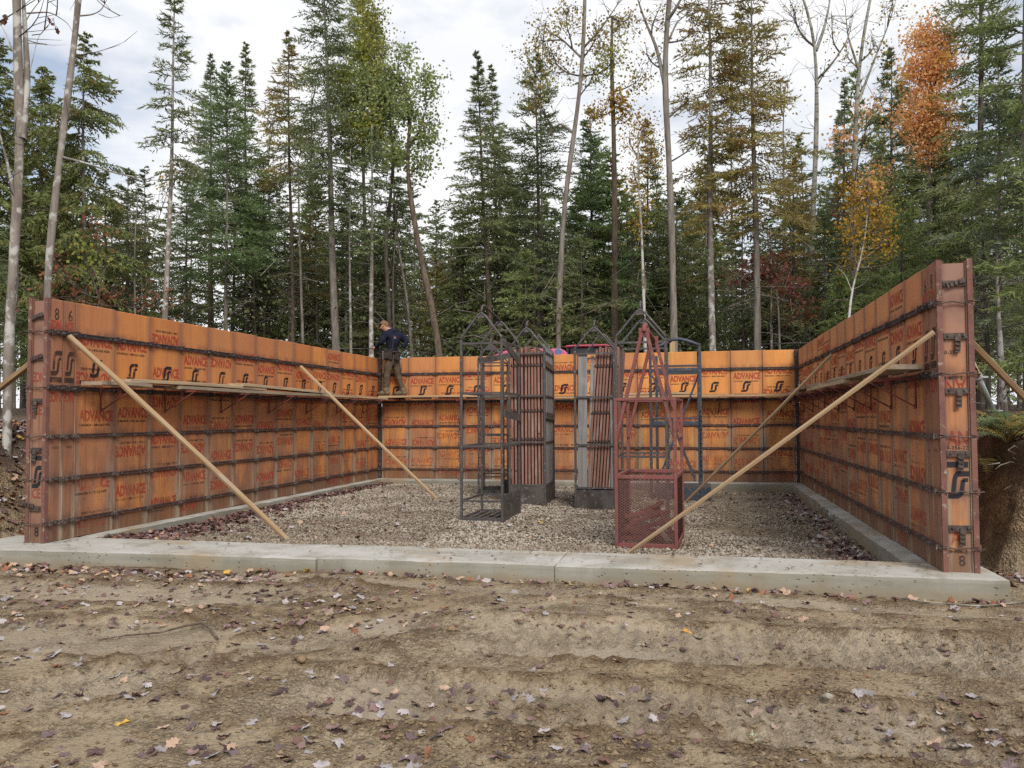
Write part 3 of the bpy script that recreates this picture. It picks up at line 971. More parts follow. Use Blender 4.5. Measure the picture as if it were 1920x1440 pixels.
def endcap(wall, lx, sg, T, seed, side):
    """stop end: board between two steel-edged rails, tie wires and latches"""
    r = random.Random(seed)
    P = lambda a, b, z: (lx + sg * b, a, z)
    rw = 0.040
    m = MB()
    m.box(P(T / 2, -0.016, PH / 2 - 0.012), (0.03, T - 2 * rw - 0.006, PH - 0.024))
    brd = m.build('stop_board', MAT['stop'] if side == 'r' else MAT['stop_worn'], wall)
    for a, nm in ((rw / 2, 'end_rail'), (T - rw / 2, 'end_rail')):
        m = MB()
        z = 0.0
        cuts = list(BANDS) + [PH]
        for c in cuts:
            top = c - 0.012 if c != PH else PH + 0.004
            m.box(P(a, -0.004, (z + top) / 2), (0.052, rw, top - z))
            z = c + 0.012
        for c in BANDS:
            m.box(P(a, -0.014, c), (0.03, rw * 0.8, 0.03))
        m.build(nm, MAT['rail'], wall)
    for c in BANDS:
        m = MB()
        pts = [P(T * t, 0.030 + 0.010 * math.sin(t * 7 + c * 9) , c + 0.006 * math.sin(t * 9 + c * 5)) for t in np.linspace(-0.10, 1.14, 12)]
        m.tube(pts, 0.0058, 6)
        m.tube([pts[0], (pts[0][0] - sg * 0.05, pts[0][1] - 0.004, pts[0][2] - 0.02)], 0.0058, 6)
        m.tube([pts[-1], (pts[-1][0] - sg * 0.06, pts[-1][1] + 0.002, pts[-1][2] - 0.004)], 0.0058, 6)
        m.build('tie_wire', MAT['latch'], wall)
    zs = [(0.345, 'T'), (0.925, 'T'), (1.415, 'T'), (1.845, 'J' if side == 'l' else 'T'), (2.26, 'J')]
    if side == 'l': zs[0] = (0.345, 'D')
    for z, k in zs:
        m = MB()
        m.box(P(T / 2, 0.006, z), (0.012, T - 2 * rw - 0.012, 0.040))
        m.box(P(T / 2, 0.013, z - 0.0225), (0.020, T - 2 * rw - 0.012, 0.006))
        for a in (0.3, 0.72):
            q = P(T * a, 0.012, z + 0.002)
            m.tube([q, (q[0] + sg * 0.012, q[1], q[2])], 0.011, 6)
        ang = {'T': 0.06, 'J': 1.25, 'D': 1.75}[k] * (1 if side == 'r' else -1)
        pa, pz = T * (0.56 if k != 'J' else 0.78 if ang > 0 else 0.25), z + (0.0 if k == 'T' else 0.02)
        dirn = (-math.sin(ang), -math.cos(ang))
        ln = 0.135
        e = (pa + dirn[0] * ln, pz + dirn[1] * ln)
        m.bar(P(pa, 0.022, pz), P(e[0], 0.026, e[1]), 0.040, 0.010, up=(1, 0, 0))
        for q in (0.3, 0.55, 0.8):
            c = (pa + dirn[0] * ln * q, pz + dirn[1] * ln * q)
            px = (dirn[1], -dirn[0])
            m.bar(P(c[0] - px[0] * 0.016, 0.034, c[1] - px[1] * 0.016), P(c[0] + px[0] * 0.016, 0.034, c[1] + px[1] * 0.016), 0.010, 0.014, up=(1, 0, 0))
        m.build('latch', MAT['latch'], wall)
    # print on the stop board (seen looking along +y)
    def pr(items, mat, nm, d=0.0022):
        p = Print(0)
        for s, a0, z, w, h, fl in items:
            p.put(LOGO if s == 'LOGO' else text_arrays(s, 0.02 if h > 0.06 else 0.004), a0, z, w, h, fl)
        v = np.concatenate(p.v); f = np.concatenate(p.f)
        vv = np.stack([np.full(len(v), lx + sg * (d - 0.001)), v[:, 0] if sg > 0 else (T - v[:, 0]), v[:, 2]], 1)
        link(nm, fast_mesh(nm, vv, f, [mat]), wall)
    if side == 'r':
        pr([('0-350', 0.05, 1.70, 0.10, 0.030, False), ('2-008-1', 0.05, 1.50, 0.13, 0.028, True), ('0-356-22', 0.05, 0.955, 0.155, 0.028, False),
            ('0-356-2', 0.05, 0.150, 0.13, 0.026, False), ('LOGO', 0.055, 0.58, 0.15, 0.20, False), ('I', 0.05, 0.815, 0.15, 0.045, False)], MAT['stop_black'], 'black_lettering', 0.0036)
        pr([('8', 0.115, 0.05, 0.05, 0.085, False)], MAT['grey_print'], 'size_number', 0.0032)
        pr([('AN', 0.055, 0.985, 0.15, 0.115, False), ('AN', 0.05, 1.40, 0.15, 0.10, True), ('A', 0.06, 0.215, 0.085, 0.11, False)], MAT['stop_red'], 'red_lettering')
    else:
        pr([('LOGO', 0.06, 0.55, 0.13, 0.21, False), ('I', 0.05, 0.82, 0.13, 0.045, False), ('02', 0.06, 1.23, 0.035, 0.022, False), ('8', 0.095, 0.06, 0.05, 0.10, False)], MAT['stop_black'], 'black_lettering', 0.0036)
        pr([('CE', 0.06, 1.27, 0.10, 0.10, False), ('CE', 0.06, 0.44, 0.10, 0.10, False), ('NCE', 0.055, 1.60, 0.12, 0.10, True)], MAT['stop_red'], 'red_lettering')

TL, TR, TB = 0.225, 0.262, 0.25
wl = [(0.20, 1), (0.17, 2)] + [(0.61, 0)] * 14
WALL_L, LL = make_wall('left wall of orange plywood concrete forms with dark steel bands', (0, YL, 0), R(90), wl, ('panel', 'filler', 'filler'), TL, 0.0, 11)
endcap(WALL_L, 0.0, -1, TL, 1, 'l')
wr = [(0.61, 0)] * 14 + [(0.18, 2), (0.21, 1)]
WALL_R, LR = make_wall('right wall of orange plywood concrete forms, its tall stop end facing us', (WX, WY, 0), R(-90), wr, ('panel_worn', 'filler', 'filler'), TR, 0.046, 12)
endcap(WALL_R, LR, 1, TR, 2, 'r')
wb = [(0.575, 0)] * 14
WALL_B, LB = make_wall('back wall of bright orange plywood forms between the two side walls', (0, WY, 0), 0, wb, ('panel_back', 'filler', 'filler'), TB, 0.060, 13)
for xc in (0.031, WX - 0.031):
    m = MB()
    m.box((xc, -0.031, PH / 2), (0.058, 0.058, PH))
    for z in BANDS:
        m.box((xc, -0.034, z), (0.078, 0.078, 0.06))
    m.build('corner_post', MAT['band'], WALL_B, bevel=0.004)
m = MB()
m.box((0.085, -0.085 + 0.12, PH + 0.07), (0.05, 0.05, 0.17))
m.build('post_cap', MAT['board_grey'], WALL_B)

# ================================================================== SCAFFOLD PLANKS, BRACKETS, BRACES
def beam(name, label, cat, a, b, w, h, mat, group=None, up=(0, 0, 1), seed=0, wob=0.0):
    """long timber from a to b as one mesh with its grain along local X"""
    a, b = Vector(a), Vector(b)
    d = b - a
    ln = d.length
    X = d.normalized()
    Yv = Vector(up).cross(X)
    if Yv.length < 1e-3: Yv = Vector((0, 1, 0))
    Yv.normalize()
    Z = X.cross(Yv).normalized()
    n = 14
    r = random.Random(seed)
    k1, k2 = r.uniform(-1, 1) * wob, r.uniform(-1, 1) * wob
    c = min(w, h) * 0.09
    prof = [(-w / 2 + c, -h / 2), (w / 2 - c, -h / 2), (w / 2, -h / 2 + c), (w / 2, h / 2 - c), (w / 2 - c, h / 2), (-w / 2 + c, h / 2), (-w / 2, h / 2 - c), (-w / 2, -h / 2 + c)]
    vs, fs = [], []
    for i in range(n + 1):
        t = i / n
        o1, o2 = k1 * math.sin(math.pi * t), k2 * math.sin(math.pi * t)
        for y, z in prof: vs.append((t * ln, y + o1 + r.uniform(-1, 1) * 0.0012, z + o2 + r.uniform(-1, 1) * 0.0012))
    for i in range(n):
        for j in range(8):
            fs.append((i * 8 + j, i * 8 + (j + 1) % 8, i * 8 + 8 + (j + 1) % 8, i * 8 + 8 + j))
    fs.append(tuple(range(7, -1, -1))); fs.append(tuple(n * 8 + j for j in range(8)))
    mb = MB(); mb.add(vs, fs)
    o = link(name, mb.mesh(name, mat))
    o.matrix_world = Matrix(((X[0], Yv[0], Z[0], a[0]), (X[1], Yv[1], Z[1], a[1]), (X[2], Yv[2], Z[2], a[2]), (0, 0, 0, 1)))
    return tag(o, label, cat, group)

PZ = 1.600
pk = 'scaffold planks along the forms'
def plank(label, a, b, w=0.24, mat='plank', seed=0, t=0.04):
    return beam('scaffold_plank', label, 'plank', a, b, w, t, MAT[mat], pk, seed=seed, wob=0.012)
plank('grey plank stub at the near end of the left wall scaffold', (0.20, 0.95, PZ), (0.21, 1.75, PZ - 0.002), 0.25, 'plank_grey', 1)
plank('pale plank behind the top of the long left brace', (0.19, 1.42, PZ + 0.043), (0.20, 4.35, PZ + 0.040), 0.24, 'plank', 2)
plank('long plank in the middle of the left wall scaffold, lapped at both ends', (0.21, 3.72, PZ + 0.083), (0.20, 6.6, PZ + 0.045), 0.24, 'plank', 3)
plank('lower plank under the lap on the left wall scaffold', (0.22, 2.3, PZ), (0.21, 6.35, PZ + 0.002), 0.24, 'plank_grey', 4)
plank('far plank of the left wall, running to the corner by the worker', (0.21, 6.3, PZ), (0.20, 9.25, PZ), 0.24, 'plank', 5)
plank('pale plank the worker is standing on in the corner', (0.12, WY - 0.22, PZ + 0.043), (3.0, WY - 0.20, PZ + 0.03), 0.26, 'lumber_pale', 6)
plank('back wall plank behind the two loaded racks', (2.85, WY - 0.21, PZ), (5.75, WY - 0.20, PZ), 0.25, 'lumber_pale', 7)
plank('long back wall plank behind the red basket', (5.1, WY - 0.20, PZ + 0.042), (6.3, WY - 0.21, PZ + 0.045), 0.24, 'lumber_pale', 8)
plank('back wall plank reaching the right hand corner', (5.78, WY - 0.21, PZ), (8.0, WY - 0.20, PZ), 0.25, 'lumber_pale', 9)
plank('weathered plank with its sawn end at the near end of the right wall scaffold', (WX - 0.20, 0.78, PZ + 0.02), (WX - 0.22, 3.75, PZ + 0.02), 0.27, 'plank_grey', 10)
plank('second right wall plank, tucked under the weathered near one', (WX - 0.24, 2.6, PZ - 0.024), (WX - 0.22, 5.6, PZ - 0.022), 0.27, 'plank', 11)
plank('right wall plank lapped on top halfway along the scaffold', (WX - 0.22, 4.55, PZ + 0.02), (WX - 0.24, 7.5, PZ + 0.022), 0.25, 'plank_grey', 12)
plank('farthest right wall plank, below the top of the short brace', (WX - 0.24, 6.7, PZ - 0.022), (WX - 0.22, 9.2, PZ - 0.022), 0.27, 'plank', 13)

def bracket_proto():
    r = thing('scaffold_bracket', 'rust red scaffold bracket', 'bracket', (0, 0, 0))
    m = MB(); m.bar((0, -0.03, -0.025), (0, -0.45, -0.025), 0.022, 0.022); m.build('arm', MAT['bracket'], r)
    m = MB(); m.bar((0, -0.035, 0.0), (0, -0.035, -0.28), 0.015, 0.014); m.box((0, -0.042, -0.26), (0.028, 0.014, 0.045)); m.build('upright', MAT['bracket'], r)
    m = MB(); m.bar((0, -0.045, -0.26), (0, -0.43, -0.034), 0.012, 0.012); m.build('strut', MAT['bracket'], r)
    m = MB(); m.box((0, -0.26, -0.075), (0.012, 0.04, 0.09)); m.build('gusset', MAT['bracket'], r)
    return r
BR0 = bracket_proto()
_first = [True]
ordl = ['nearest', 'second', 'third', 'fourth', 'fifth', 'sixth', 'seventh', 'eighth']
def place_bracket(label, loc, rz):
    o = BR0 if _first[0] else copy_tree(BR0)
    _first[0] = False
    o.location = loc; o.rotation_euler = (0, 0, rz)
    tag(o, label, 'bracket', 'scaffold brackets hooked on the forms')
for i, y in enumerate((1.30, 2.42, 3.65, 4.95, 6.2, 7.4, 8.6)):
    place_bracket('rust red bracket under the left wall planks, %s from the open end' % ordl[i], (0.0, y, PZ - 0.02), R(90))
for i, x in enumerate((1.78, 3.5, 5.2, 6.75, 7.85)):
    place_bracket('rust red bracket under the back wall planks, %s from the worker' % ordl[i], (x, WY, PZ - 0.02), 0)
for i, y in enumerate((1.10, 2.0, 2.95, 3.9, 5.0, 6.2, 7.4, 8.5)):
    place_bracket('rust red bracket under the right wall planks, %s from the open end' % ordl[i], (WX, y, PZ - 0.042), R(-90))

bk = 'timber braces propping the forms'
def gp(x, y, d=0.0): return (x, y, float(gravel_z(np.array(x), np.array(y))) + d)
beam('timber_brace', 'longest left timber brace, running from the near left form to the gravel', 'brace', (0.045, 0.80, 2.08), (2.06, 1.70, -0.10), 0.030, 0.054, MAT['lumber_x'], bk, up=(0.35, 1, 0.1), seed=1, wob=0.012)
beam('timber_brace', 'thin left timber brace from halfway along the left wall to the gravel', 'brace', (0.045, 5.95, 2.07), (2.29, 6.25, -0.10), 0.030, 0.056, MAT['lumber_pale'], bk, up=(0.2, 1, 0.1), seed=2, wob=0.01)
beam('timber_brace', 'longest right timber brace, crossing in front of the red basket', 'brace', (WX - 0.045, 0.47, 1.87), (5.66, 1.62, -0.09), 0.025, 0.044, MAT['lumber_pale'], bk, up=(-0.3, 1, 0.1), seed=3, wob=0.01)
beam('timber_brace', 'thin right timber brace footed behind the red basket', 'brace', (WX - 0.045, 5.40, 2.05), (6.10, 6.85, -0.16), 0.028, 0.052, MAT['lumber_x'], bk, up=(-0.3, 1, 0.1), seed=4, wob=0.01)
beam('timber_brace', 'timber brace outside the left wall, leaning on the bank', 'brace', (-TL - 0.03, 0.80, 1.90), (-1.75, 1.10, 1.12), 0.045, 0.090, MAT['lumber_x'], bk, up=(0, 1, 0.2), seed=5)
beam('timber_brace', 'timber brace outside the right wall, running down over the ferns', 'brace', (WX + TR + 0.03, 0.95, 1.90), (9.75, 2.35, 0.98), 0.045, 0.095, MAT['lumber_x'], bk, up=(0, 1, 0.2), seed=6)
beam('timber_prop', 'thin pale timber prop beside the silver steel prop, outside the right wall', 'prop', tuple(pt(1813, 655, 2.0)), tuple(pt(1836, 704, 2.34)), 0.030, 0.030, MAT['lumber_pale'], None, seed=7)
sp = thing('steel_prop', 'silver telescopic steel prop outside the right wall, behind the timber brace', 'prop')
a, b = Vector(pt(1810, 655, 2.0)), Vector(pt(1862, 770, 2.9))
mid = a.lerp(b, 0.43)
m = MB(); m.tube([a, mid], 0.022, 8); m.build('inner_tube', MAT['galv'], sp)
m = MB(); m.tube([a.lerp(b, 0.41), b], 0.030, 10); m.build('outer_tube', MAT['galv'], sp)
m = MB(); m.tube([a.lerp(b, 0.405), a.lerp(b, 0.44)], 0.046, 10); m.bar(mid + Vector((-0.09, 0, 0)), mid + Vector((0.09, 0, 0)), 0.018, 0.018); m.build('collar', MAT['galv'], sp)
m = MB(); m.box(b, (0.14, 0.14, 0.012)); m.build('foot_plate', MAT['galv'], sp)
# upright stake and reinforcing bars behind the back wall
x = gx(1258, 10.4, 2.5)
beam('wooden_stake', 'pale wooden stake standing up behind the back wall, right of the racks', 'stake', (x - 0.02, 10.4, 0.9), (x + 0.03, 10.4, 2.72), 0.10, 0.03, MAT['lumber_pale'], up=(0, 1, 0), seed=8)
m = MB()
m.tube([(7.55, 9.66, 2.56), (8.05, 9.65, 2.57), (8.6, 9.64, 2.56)], 0.011, 6)
m.tube([(8.05, 9.62, 2.66), (8.25, 9.70, 2.44)], 0.010, 6)
tag(m.build('steel_rod', MAT['band']), 'dark steel rods lying across the top of the back right corner', 'steel rod')

# ================================================================== RACKS
def chain(parent, x, y, z0, z1, mat):
    m = MB()
    n = int((z0 - z1) / 0.034)
    for i in range(n):
        c = np.array([x + 0.012 * math.sin(i * 1.3), y, z0 - 0.034 * i])
        ang = (i % 2) * math.pi / 2 + 0.4
        pts = []
        for t in np.linspace(0, 2 * math.pi, 9):
            px, pz = 0.013 * math.cos(t), 0.024 * math.sin(t)
            pts.append(c + np.array([px * math.cos(ang), px * math.sin(ang), pz]))
        m.tube(pts, 0.0048, 4, cap=False)
    m.tube([(x, y, z1), (x + 0.03, y, z1 - 0.03), (x + 0.03, y, z1 - 0.08), (x, y, z1 - 0.10), (x - 0.03, y, z1 - 0.075)], 0.007, 5)
    return m.build('chain', mat, parent)

def rack(label, x, y, rz, w, d, h=2.30, pk_h=0.34, t=0.031, mat='frame', levels=(0.12, 0.85, 1.52), skirt=0.0, tray=True, plate=None, group='form panel racks on the gravel'):
    """lifting rack: four posts, rails, gabled lifting bows front and rear"""
    g = float(gravel_z(np.array(x), np.array(y)))
    o = thing('panel_rack', label, 'rack', (x, y, g - 0.01), rz, group)
    A = MAT[mat]
    cs = ((0, 0), (w, 0), (w, d), (0, d))
    for cx, cy in cs:
        m = MB(); m.box((cx, cy, h / 2), (t, t, h)); m.build('post', A, o, bevel=0.004)
    def rail(a, b, tt=t * 0.8, hh=None, nm='rail', mt=A):
        m = MB(); m.bar(a, b, tt, hh or tt); return m.build(nm, mt, o)
    e = t / 2 + 0.001
    for z in levels:
        rail((e, 0, z), (w - e, 0, z)); rail((e, d, z), (w - e, d, z))
        rail((0, e, z), (0, d - e, z)); rail((w, e, z), (w, d - e, z))
    for yy in (0, d):
        rail((e, yy, h - 0.05), (w - e, yy, h - 0.05))
        m = MB()
        ap = w / 2
        m.tube([(0, yy, h - 0.01), (0.004, yy, h + 0.03), (ap - 0.06, yy, h + pk_h - 0.05), (ap, yy, h + pk_h), (ap + 0.06, yy, h + pk_h - 0.05), (w - 0.004, yy, h + 0.03), (w, yy, h - 0.01)], t * 0.52, 6)
        m.build('gable_bow', A, o)
        m = MB(); m.box((ap, yy, h + pk_h - 0.045), (0.10, t * 0.5, 0.05)); m.build('bow_plate', A, o)
    m = MB()
    m.tube([(w / 2, 0.0, h + pk_h + 0.01), (w / 2, 0.06, h + pk_h + 0.09), (w / 2, 0.16, h + pk_h + 0.11), (w / 2, d - 0.1, h + pk_h + 0.02), (w / 2, d, h + pk_h + 0.005)], t * 0.5, 6)
    m.build('lifting_bar', A, o)
    rail((0, e, h - 0.03), (0, d - e, h - 0.03)); rail((w, e, h - 0.03), (w, d - e, h - 0.03))
    if tray:
        for k, z in ((0, 0.03),):
            rail((e, 0, z), (w - e, 0, z), t * 0.9, 0.05, 'tray_edge'); rail((e, d, z), (w - e, d, z), t * 0.9, 0.05, 'tray_edge')
            rail((0, e, z), (0, d - e, z), t * 0.9, 0.05, 'tray_edge'); rail((w, e, z), (w, d - e, z), t * 0.9, 0.05, 'tray_edge')
        for k in range(5):
            m = MB(); m.bar((w * (k + 0.6) / 5.2, 0.03, 0.035), (w * (k + 0.6) / 5.2, d - 0.03, 0.035), 0.055, 0.012); m.build('tray_slat', MAT['skirt'], o)
    if skirt:
        for a, b in (((e, -0.004), (w - e, -0.004)), ((e, d), (w - e, d)), ((-0.004, e), (-0.004, d - e)), ((w + 0.004, e), (w + 0.004, d - e))):
            m = MB(); m.bar((a[0], a[1], skirt / 2 + 0.01), (b[0], b[1], skirt / 2 + 0.01), 0.008, skirt); m.build('skirt_plate', MAT['skirt'], o)
    for p in plate or ():
        rail(p[0], p[1], p[2], p[3], 'strap_plate', MAT[p[4]])
    return o

RA = rack('nearest left rack, an empty open black steel cage with a gabled top', 3.405, 3.66, R(-1.5), 0.53, 0.94, levels=(0.26, 0.95, 1.62),
          plate=[((0.536, 0.02, 0.17), (0.536, 0.92, 0.17), 0.008, 0.33, 'skirt'), ((0.56, 0.0, 1.36), (0.56, 0.94, 1.30), 0.012, 0.09, 'frame'), ((0.54, 0.05, 2.27), (0.54, 0.95, 2.06), 0.012, 0.10, 'skirt')])
chain(RA, -0.028, 0.0, 1.42, 0.62, MAT['frame'])
RBK = rack('small empty black rack farther back, seen through the nearest left rack', 2.77, 6.95, R(8), 0.42, 0.85, h=2.28, pk_h=0.26, t=0.030, levels=(0.33, 1.02, 1.66), skirt=0.10,
           plate=[((0.02, 0, 2.26), (0.60, 0.7, 2.42), 0.012, 0.10, 'skirt'), ((0.42, 0.02, 0.17), (0.80, 0.3, 0.20), 0.01, 0.22, 'skirt')])
chain(RBK, 0.03, -0.03, 1.55, 0.75, MAT['frame'])
RCK = rack('left loaded rack packed with red brown form boards standing on edge', 3.60, 5.60, R(2), 0.53, 1.0, levels=(0.30, 0.93, 1.62), skirt=0.28, tray=False,
           plate=[((0.548, 0.02, 2.10), (0.548, 0.98, 2.06), 0.012, 0.085, 'frame'), ((0.548, 0.02, 1.33), (0.548, 0.98, 1.30), 0.014, 0.10, 'frame')])
RDK = rack('right loaded rack with tilted brown form boards and grey planks', 4.60, 5.50, R(-1), 0.57, 1.0, levels=(0.31, 0.93, 1.62), skirt=0.27, tray=False)
REK = rack('gabled black rack directly behind the red basket', 5.36, 3.75, R(1), 0.60, 0.98, levels=(0.85, 1.55), pk_h=0.36)
chain(REK, 0.63, -0.01, 1.35, 0.45, MAT['frame'])

def boards(rk, n, x0, pitch, th, mat, label, dep, tilt=0.0, zb=0.29, L=2.02, topj=0.05, mats=None, yoff=0.03):
    """form boards standing on edge inside a rack: each a thing, with hook bars let into its front edge"""
    base = rk.location; rz = rk.rotation_euler.z
    r = random.Random(int(x0 * 1000) + n)
    for i in range(n):
        lx = x0 + i * pitch
        c, s = math.cos(rz), math.sin(rz)
        h = L + r.uniform(-topj, topj)
        o = thing('form_board', label + ', ' + ['first', 'second', 'third', 'fourth', 'fifth', 'sixth', 'seventh', 'eighth', 'ninth', 'last'][i] + ' from its left', 'form board', (base[0] + lx * c - yoff * s, base[1] + lx * s + yoff * c, base[2] + zb), rz, 'form boards in the ' + ('left' if rk is RCK else 'right') + ' loaded rack')
        o.rotation_euler = (0, tilt + r.uniform(-0.004, 0.004), rz)
        mt = MAT[(mats or [mat])[i % len(mats or [mat])]]
        m = MB(); m.box((0, dep / 2, h / 2), (th, dep, h)); m.build('board', mt, o, bevel=0.004)
        for z in (0.68, 1.10, 1.78):
            m = MB(); m.box((0, -0.004, z), (th + 0.012, 0.016, 0.016)); m.box((0, -0.008, z + 0.02), (th * 0.4, 0.014, 0.03))
            m.build('hook_bar', MAT['band'], o)
boards(RCK, 10, 0.038, 0.0505, 0.032, 'board_red', 'red brown form board on edge in the left loaded rack', 0.93, mats=['board_red', 'board_red', 'board_brown'])
boards(RDK, 8, 0.165, 0.045, 0.031, 'board_brown', 'leaning red brown form board on edge in the right loaded rack', 0.90, tilt=0.075, L=2.04, mats=['board_brown', 'board_red'], zb=0.29, yoff=0.05)
for k, (lx, wd, tl, h, lab) in enumerate(((0.095, 0.13, 0.01, 1.98, 'wide grey plank at the left side of the right loaded rack'), (0.195, 0.05, 0.03, 1.95, 'narrow grey plank next to the wide one in the right loaded rack'),
                                          (0.535, 0.045, -0.005, 1.36, 'short grey plank at the right side of the right loaded rack'))):
    b = RDK.location
    o = MB().box((0, 0, h / 2), (wd, 0.035, h)).build('grey_plank', MAT['board_grey'], None, (b[0] + lx, b[1] + (0.03 if k != 1 else 0.07), b[2] + 0.28), (0, tl, R(-1)), bevel=0.004)
    tag(o, lab, 'plank')
for k in range(4):
    b = RCK.location
    c, s = math.cos(R(2)), math.sin(R(2))
    lx, ly = 0.519, 0.12 + 0.235 * k
    o = MB().box((0, 0, 1.03), (0.018, 0.215, 2.06 + (0.05 - 0.03 * k))).build('grey_plank', MAT['board_grey'], None, (b[0] + lx * c - ly * s, b[1] + lx * s + ly * c, b[2] + 0.30), (0, 0, R(2)), bevel=0.003)
    tag(o, 'grey plank on the open right flank of the left loaded rack, %s from the front' % ['first', 'second', 'third', 'last'][k], 'plank')

# big blue black stand at the right of the racks
g0 = float(gravel_z(np.array(6.0), np.array(7.2)))
BS = thing('steel_stand', 'tall blue black steel stand with cross bracing, right of the red basket', 'rack', (5.60, 7.22, g0), 0.0)
A = MAT['frame_blue']
def sb(nm, a, b, w=0.045, h=None, mt=None):
    m = MB(); m.bar(a, b, w, h or w); return m.build(nm, mt or A, BS, bevel=0.004)
SW = 0.79
for px, py in ((0, 0), (SW, 0), (0.06, 0.9), (SW - 0.02, 0.9)): sb('post', (px, py, 0), (px, py, 2.50 if px > 0.3 else 2.40))
for yy in (0.0, 0.9):
    sb('double_rail', (0.025, yy, 2.10), (SW - 0.025, yy, 2.10), 0.05, 0.05); sb('double_rail', (0.025, yy, 2.17), (SW - 0.025, yy, 2.17), 0.04, 0.03)
    sb('double_rail', (0.025, yy, 1.24), (SW - 0.025, yy, 1.24), 0.05, 0.06); sb('double_rail', (0.025, yy, 1.32), (SW - 0.025, yy, 1.32), 0.04, 0.03)
    sb('cross_brace', (0.03, yy + 0.03, 2.02), (SW - 0.1, yy + 0.03, 0.30), 0.022); sb('cross_brace', (SW - 0.03, yy + 0.055, 2.02), (0.10, yy + 0.055, 0.30), 0.022)
for px in (0.0, SW): sb('side_rail', (px, 0.03, 1.28), (px, 0.87, 1.28), 0.04); sb('side_rail', (px, 0.03, 2.46), (px, 0.87, 2.46), 0.04)
m = MB(); m.tube([(0.30, 0.0, 2.56), (0.36, 0, 2.60), (0.48, 0, 2.605), (0.62, 0, 2.565), (SW + 0.01, 0, 2.495)], 0.028, 8); m.build('top_bow', A, BS)
m = MB(); m.tube([(0.30, 0.0, 2.56), (0.15, 0, 2.50), (0.0, 0, 2.39)], 0.026, 8); m.build('top_bow', A, BS)
m = MB(); m.box((SW / 2 + 0.1, 0.45, 0.11), (SW + 0.1, 0.9, 0.20)); m.build('base_box', MAT['frame_blue'], BS)
m = MB()
for k in range(30):
    m.tube([np.array([SW + 0.005 + 0.016 * math.cos(t) * (k % 2), -0.035 + 0.014 * math.cos(t) * ((k + 1) % 2), 1.45 - 0.036 * k + 0.024 * math.sin(t)]) for t in np.linspace(0, 2 * math.pi, 8)], 0.005, 4, cap=False)
m.build('chain', MAT['frame'], BS)

# ================================================================== RED LIFTING BASKET
BX, BY, BRZ = 5.500, 2.09, R(-3)
gb = float(gravel_z(np.array(5.8), np.array(2.5))) - 0.005
RB = thing('lifting_basket', 'red steel lifting basket with mesh sides and a tall A shaped hoist frame', 'basket', (BX, BY, gb), BRZ)
bw, bd, bh = 0.60, 0.98, 0.72
A = MAT['red_iron']
def rb(nm, a, b, w=0.034, h=None, mt=None, par=RB):
    m = MB(); m.bar(a, b, w, h or w); return m.build(nm, mt or A, par, bevel=0.003)
for cx, cy in ((0, 0), (bw, 0), (bw, bd), (0, bd)): rb('post', (cx, cy, 0), (cx, cy, 1.50), 0.034)
for z, hh in ((bh, 0.038), (0.025, 0.045)):
    for yy in (0, bd): rb('rim', (0.018, yy, z), (bw - 0.018, yy, z), 0.036, hh)
    for xx in (0, bw): rb('rim', (xx, 0.018, z), (xx, bd - 0.018, z), 0.036, hh)
for yy in (0, bd): rb('top_rail', (-0.02, yy, 1.515), (bw + 0.02, yy, 1.515), 0.03)
for xx in (0, bw): rb('top_rail', (xx, 0.016, 1.515), (xx, bd - 0.016, 1.515), 0.028)
for yy in (0.0, bd):
    e = 0.02 if yy == 0 else -0.02
    rb('hoist_leg', (0.0, yy + e, 1.10), (bw / 2 - 0.02, yy + e, 2.22), 0.034, 0.045)
    rb('hoist_leg', (bw, yy + e, 1.10), (bw / 2 + 0.02, yy + e, 2.22), 0.034, 0.045)
    m = MB(); m.box((bw / 2, yy + e, 2.20), (0.11, 0.02, 0.10)); m.build('hoist_plate', A, RB)
m = MB(); m.tube([(bw / 2, 0.0, 2.20), (bw / 2, 0.05, 2.27), (bw / 2, 0.16, 2.29), (bw / 2, 0.30, 2.25), (bw / 2, bd - 0.12, 2.22), (bw / 2, bd, 2.18)], 0.027, 8); m.build('lifting_bow', A, RB)
def lattice(wd, ht):
    """expanded metal: flat diamonds"""
    m = MB()
    p, s = 0.043, 0.62          # pitch along x, slope
    t = 0.0046
    k = -ht / s
    while k < wd + ht / s:
        for sg in (1, -1):
            x0, z0 = k, 0.0 if sg > 0 else ht
            x1, z1 = k + ht / s, ht if sg > 0 else 0.0
            pts = []
            for xx in (0.0, wd):
                tt = (xx - x0) / (x1 - x0)
                if 0 <= tt <= 1: pts.append((xx, z0 + tt * (z1 - z0)))
            for (xx, zz) in ((x0, z0), (x1, z1)):
                if 0 <= xx <= wd: pts.append((xx, zz))
            if len(pts) >= 2:
                pts = sorted(pts)
                a, b = pts[0], pts[-1]
                if b[0] - a[0] > 0.01:
                    m.bar((a[0], 0.0015 * sg, a[1]), (b[0], 0.0015 * sg, b[1]), 0.003, t, up=(0, 0, 1))
        k += p
    return m
me = lattice(bw - 0.036, bh - 0.07).mesh('mesh_side', MAT['red_mesh'])
md = lattice(bd - 0.036, bh - 0.07).mesh('mesh_side', MAT['red_mesh'])
link('mesh_side', me, RB, (0.018, 0, 0.05)); link('mesh_side', me, RB, (0.018, bd, 0.05))
link('mesh_side', md, RB, (0, 0.018, 0.05), (0, 0, R(90))); link('mesh_side', md, RB, (bw, 0.018, 0.05), (0, 0, R(90)))
m = MB(); m.box((bw / 2, bd / 2, 0.012), (bw - 0.04, bd - 0.04, 0.01)); m.build('floor_plate', MAT['red_mesh'], RB)
scr = random.Random(3)
